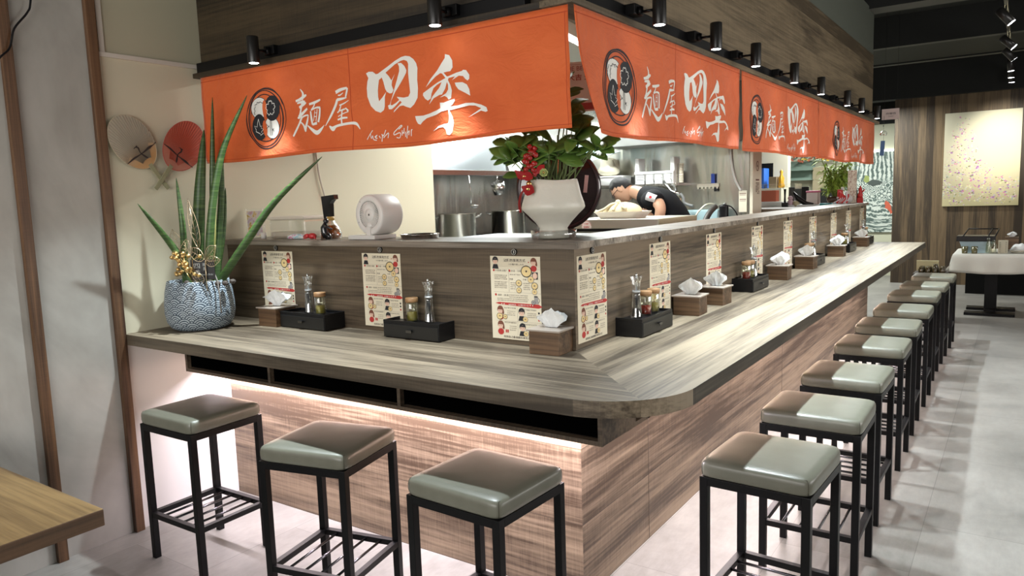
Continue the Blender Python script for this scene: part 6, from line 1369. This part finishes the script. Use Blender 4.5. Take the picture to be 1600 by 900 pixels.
for a, b_ in (((-.10, .12, .28), (.22, .12, .28)), ((-.14, -.12, .205), (-.10, .12, .28)), ((.19, -.12, .205), (.22, .12, .28)), ((.12, -.12, .205), (.15, .12, .28))): tube(bm, [a, b_], .008, 6)
obj('frame_lid', bm, BLACKP, t)
for k, (x, lb) in enumerate([(.865, 'left dark green glass on the white table in front of the blue tub'), (.965, 'right dark green glass on the white table in front of the blue tub')]):
    bm = B(); lathe(bm, [(.030, 0), (.036, .085), (.033, .085), (.028, .006), (0, .006)], (x, 8.02, tz), 20, cap=False); o = obj('drinking_glass', bm, mat('olive_glass', (.13, .12, .06), .15, coat=.5) if k == 0 else bpy.data.materials['olive_glass']); tag(o, lb, 'glass', 'green drinking glasses')
t = thing('bottle_group_bottle', '', 'bottle'); bpy.data.objects.remove(t)
for k, (x, h_, lb) in enumerate([(1.105, .185, 'clear glass bottle on the white table right of the blue tub'), (1.155, .16, 'second clear glass bottle, just right of the tall one on the white table')]):
    bm = B(); lathe(bm, [(.030, 0), (.033, .01), (.032, h_*.6), (.018, h_*.8), (.022, h_), (.019, h_), (.015, h_*.8), (.028, h_*.58), (.028, .01)], (x, 8.06, tz), 20, cap=False); o = obj('glass_bottle', bm, GLASSJ); tag(o, lb, 'bottle', 'clear bottles on the white table')
t = thing('cutlery_holder', 'ivory perforated cutlery holder on the white table', 'holder', (1.25, 8.10, tz))
bm = B(); box(bm, (-.05, -.03, 0), (.05, .03, .155), .003); obj('holder', bm, mat('holder_ivory', (.56, .52, .40), .5), t)
for x in (-.03, .03):
    bm = B()
    for i in range(6): cyl(bm, (x, -.0305, .02+i*.022), (x, -.032, .02+i*.022), .004, 8)
    o = obj('hole_pattern', bm, BLACKM, t)
bm = B(); box(bm, (1.26, 8.45, tz), (1.40, 8.57, tz+.17), .003); o = obj('wooden_tissue_box', bm, W_BOX); tag(o, 'tall wooden tissue box at the back of the white table', 'tissue box')
o = obj('paper_napkin', tissue_bm(12), PAPERW, None, True); o.location = (1.33, 8.51, tz+.171); o.modifiers.new('s', 'SOLIDIFY').thickness = .001; tag(o, 'white tissue sticking out of the wooden box on the white table', 'tissue')
m_ = dup(m0, (1.10, 8.50, tz), 0, 'pepper mill behind the blue tub on the white table'); 
t = thing('plate_stack', 'white plates with folded cloths at the right edge of the white table', 'plates', (1.42, 8.2, tz))
bm = B(); lathe(bm, [(.07, 0), (.12, .014), (.121, .018), (.07, .006), (0, .006)], n=30); lathe(bm, [(.07, .016), (.12, .030), (.121, .034), (.07, .022), (0, .022)], n=30); obj('plates', bm, mat('plate_white', (.72, .70, .62), .35), t)
bm = B(); vs = ball(bm, (0, 0, .035), .10, sc=(1, .8, .7), seg=20)
for v_ in vs: v_.co.z = max(v_.co.z+.006*math.sin(v_.co.x*90)+.006*math.sin(v_.co.y*70), .034)
obj('folded_cloths', bm, PAPERW, t, True)
# orange chair behind the table, long black bench and stools at the back
t = thing('tub_chair', 'orange-brown leather chair, partly cut off at the right edge behind the table', 'chair', (1.74, 9.25, 0))
bm = B(); vs = ball(bm, (0, 0, .50), .30, sc=(1.0, .9, .62), seg=28)
for v_ in vs:
    if v_.co.z > .52 and abs(v_.co.x) < .2 and v_.co.y < .15: v_.co.z = .52-(.2-abs(v_.co.x))*.2
obj('shell', bm, mat('cognac_leather', (.36, .13, .045), .4), t, True)
for sx in (-.16, .16):
    for sy in (-.14, .14): bm = B(); cyl(bm, (sx*1.2, sy*1.2, 0), (sx, sy, .36), .014, 8); obj('leg', bm, BLACK, t)
t = thing('wall_bench', 'long black bench against the plank wall behind the dining table', 'bench', (1.9, 10.55, 0))
bm = B(); box(bm, (-1.12, -.45, 0), (2.4, .55, .42), .004); obj('base', bm, BLACKM, t)
bm = B(); box(bm, (-1.18, -.47, .42), (2.4, .56, .50), .02); obj('seat', bm, mat('bench_taupe', (.10, .085, .08), .5), t)
t = thing('side_stand', 'low dark side stand with trays and small bottles beside the white table', 'stand', (.60, 7.55, 0))
bm = B(); box(bm, (-.22, -.17, .0), (.13, .17, .56), .004); obj('body', bm, mat('stand_dark', (.035, .022, .015), .6), t)
rnd = random.Random(3)
k = 0
for i in range(4):
    for j in range(3):
        bm = B(); x, y = .44+i*.072+.02, 7.44+j*.085; h_ = .07 if not (i == 2 and j == 1) else .10
        lathe(bm, [(.026, 0), (.029, .01), (.029, h_*.7), (.022, h_*.85), (.024, h_), (0, h_)], (x, y, .5605), 14)
        o = obj('sauce_bottle', bm, mat('sauce_dark', (.055, .04, .015), .15, coat=.6) if k == 0 else bpy.data.materials['sauce_dark']); k += 1
        tag(o, 'small dark sauce bottle in the cluster on the low stand beside the white table', 'bottle', 'dark sauce bottles on the side stand')
simple('cardboard_tray', 'pale yellow paper tray behind the dark sauce bottles', 'tray', mat('pale_yellow_card', (.62, .56, .32), .6), lambda b: prism(b, [(.385, 7.705), (.62, 7.70), (.62, 7.74), (.385, 7.745)], .5, .685))
# ------------------------------------------------------------------ wooden table in the near left corner
t = thing('wooden_table', 'thick honey-coloured wooden tabletop cut off at the lower left corner', 'table', (-.737, -1.47, 0))
bm = B(); box(bm, (-1.40, -.95, .700), (0, 0, .75), .003)
for f in bm.faces: f.material_index = 0 if f.normal.z > .5 else 1
obj('tabletop', bm, [W_TABLE, W_TABLEE], t)
bm = B(); box(bm, (-.82, -.62, .03), (-.72, -.52, .70), .003); box(bm, (-1.05, -.85, 0), (-.5, -.3, .03), .004); obj('pedestal', bm, BLACK, t)
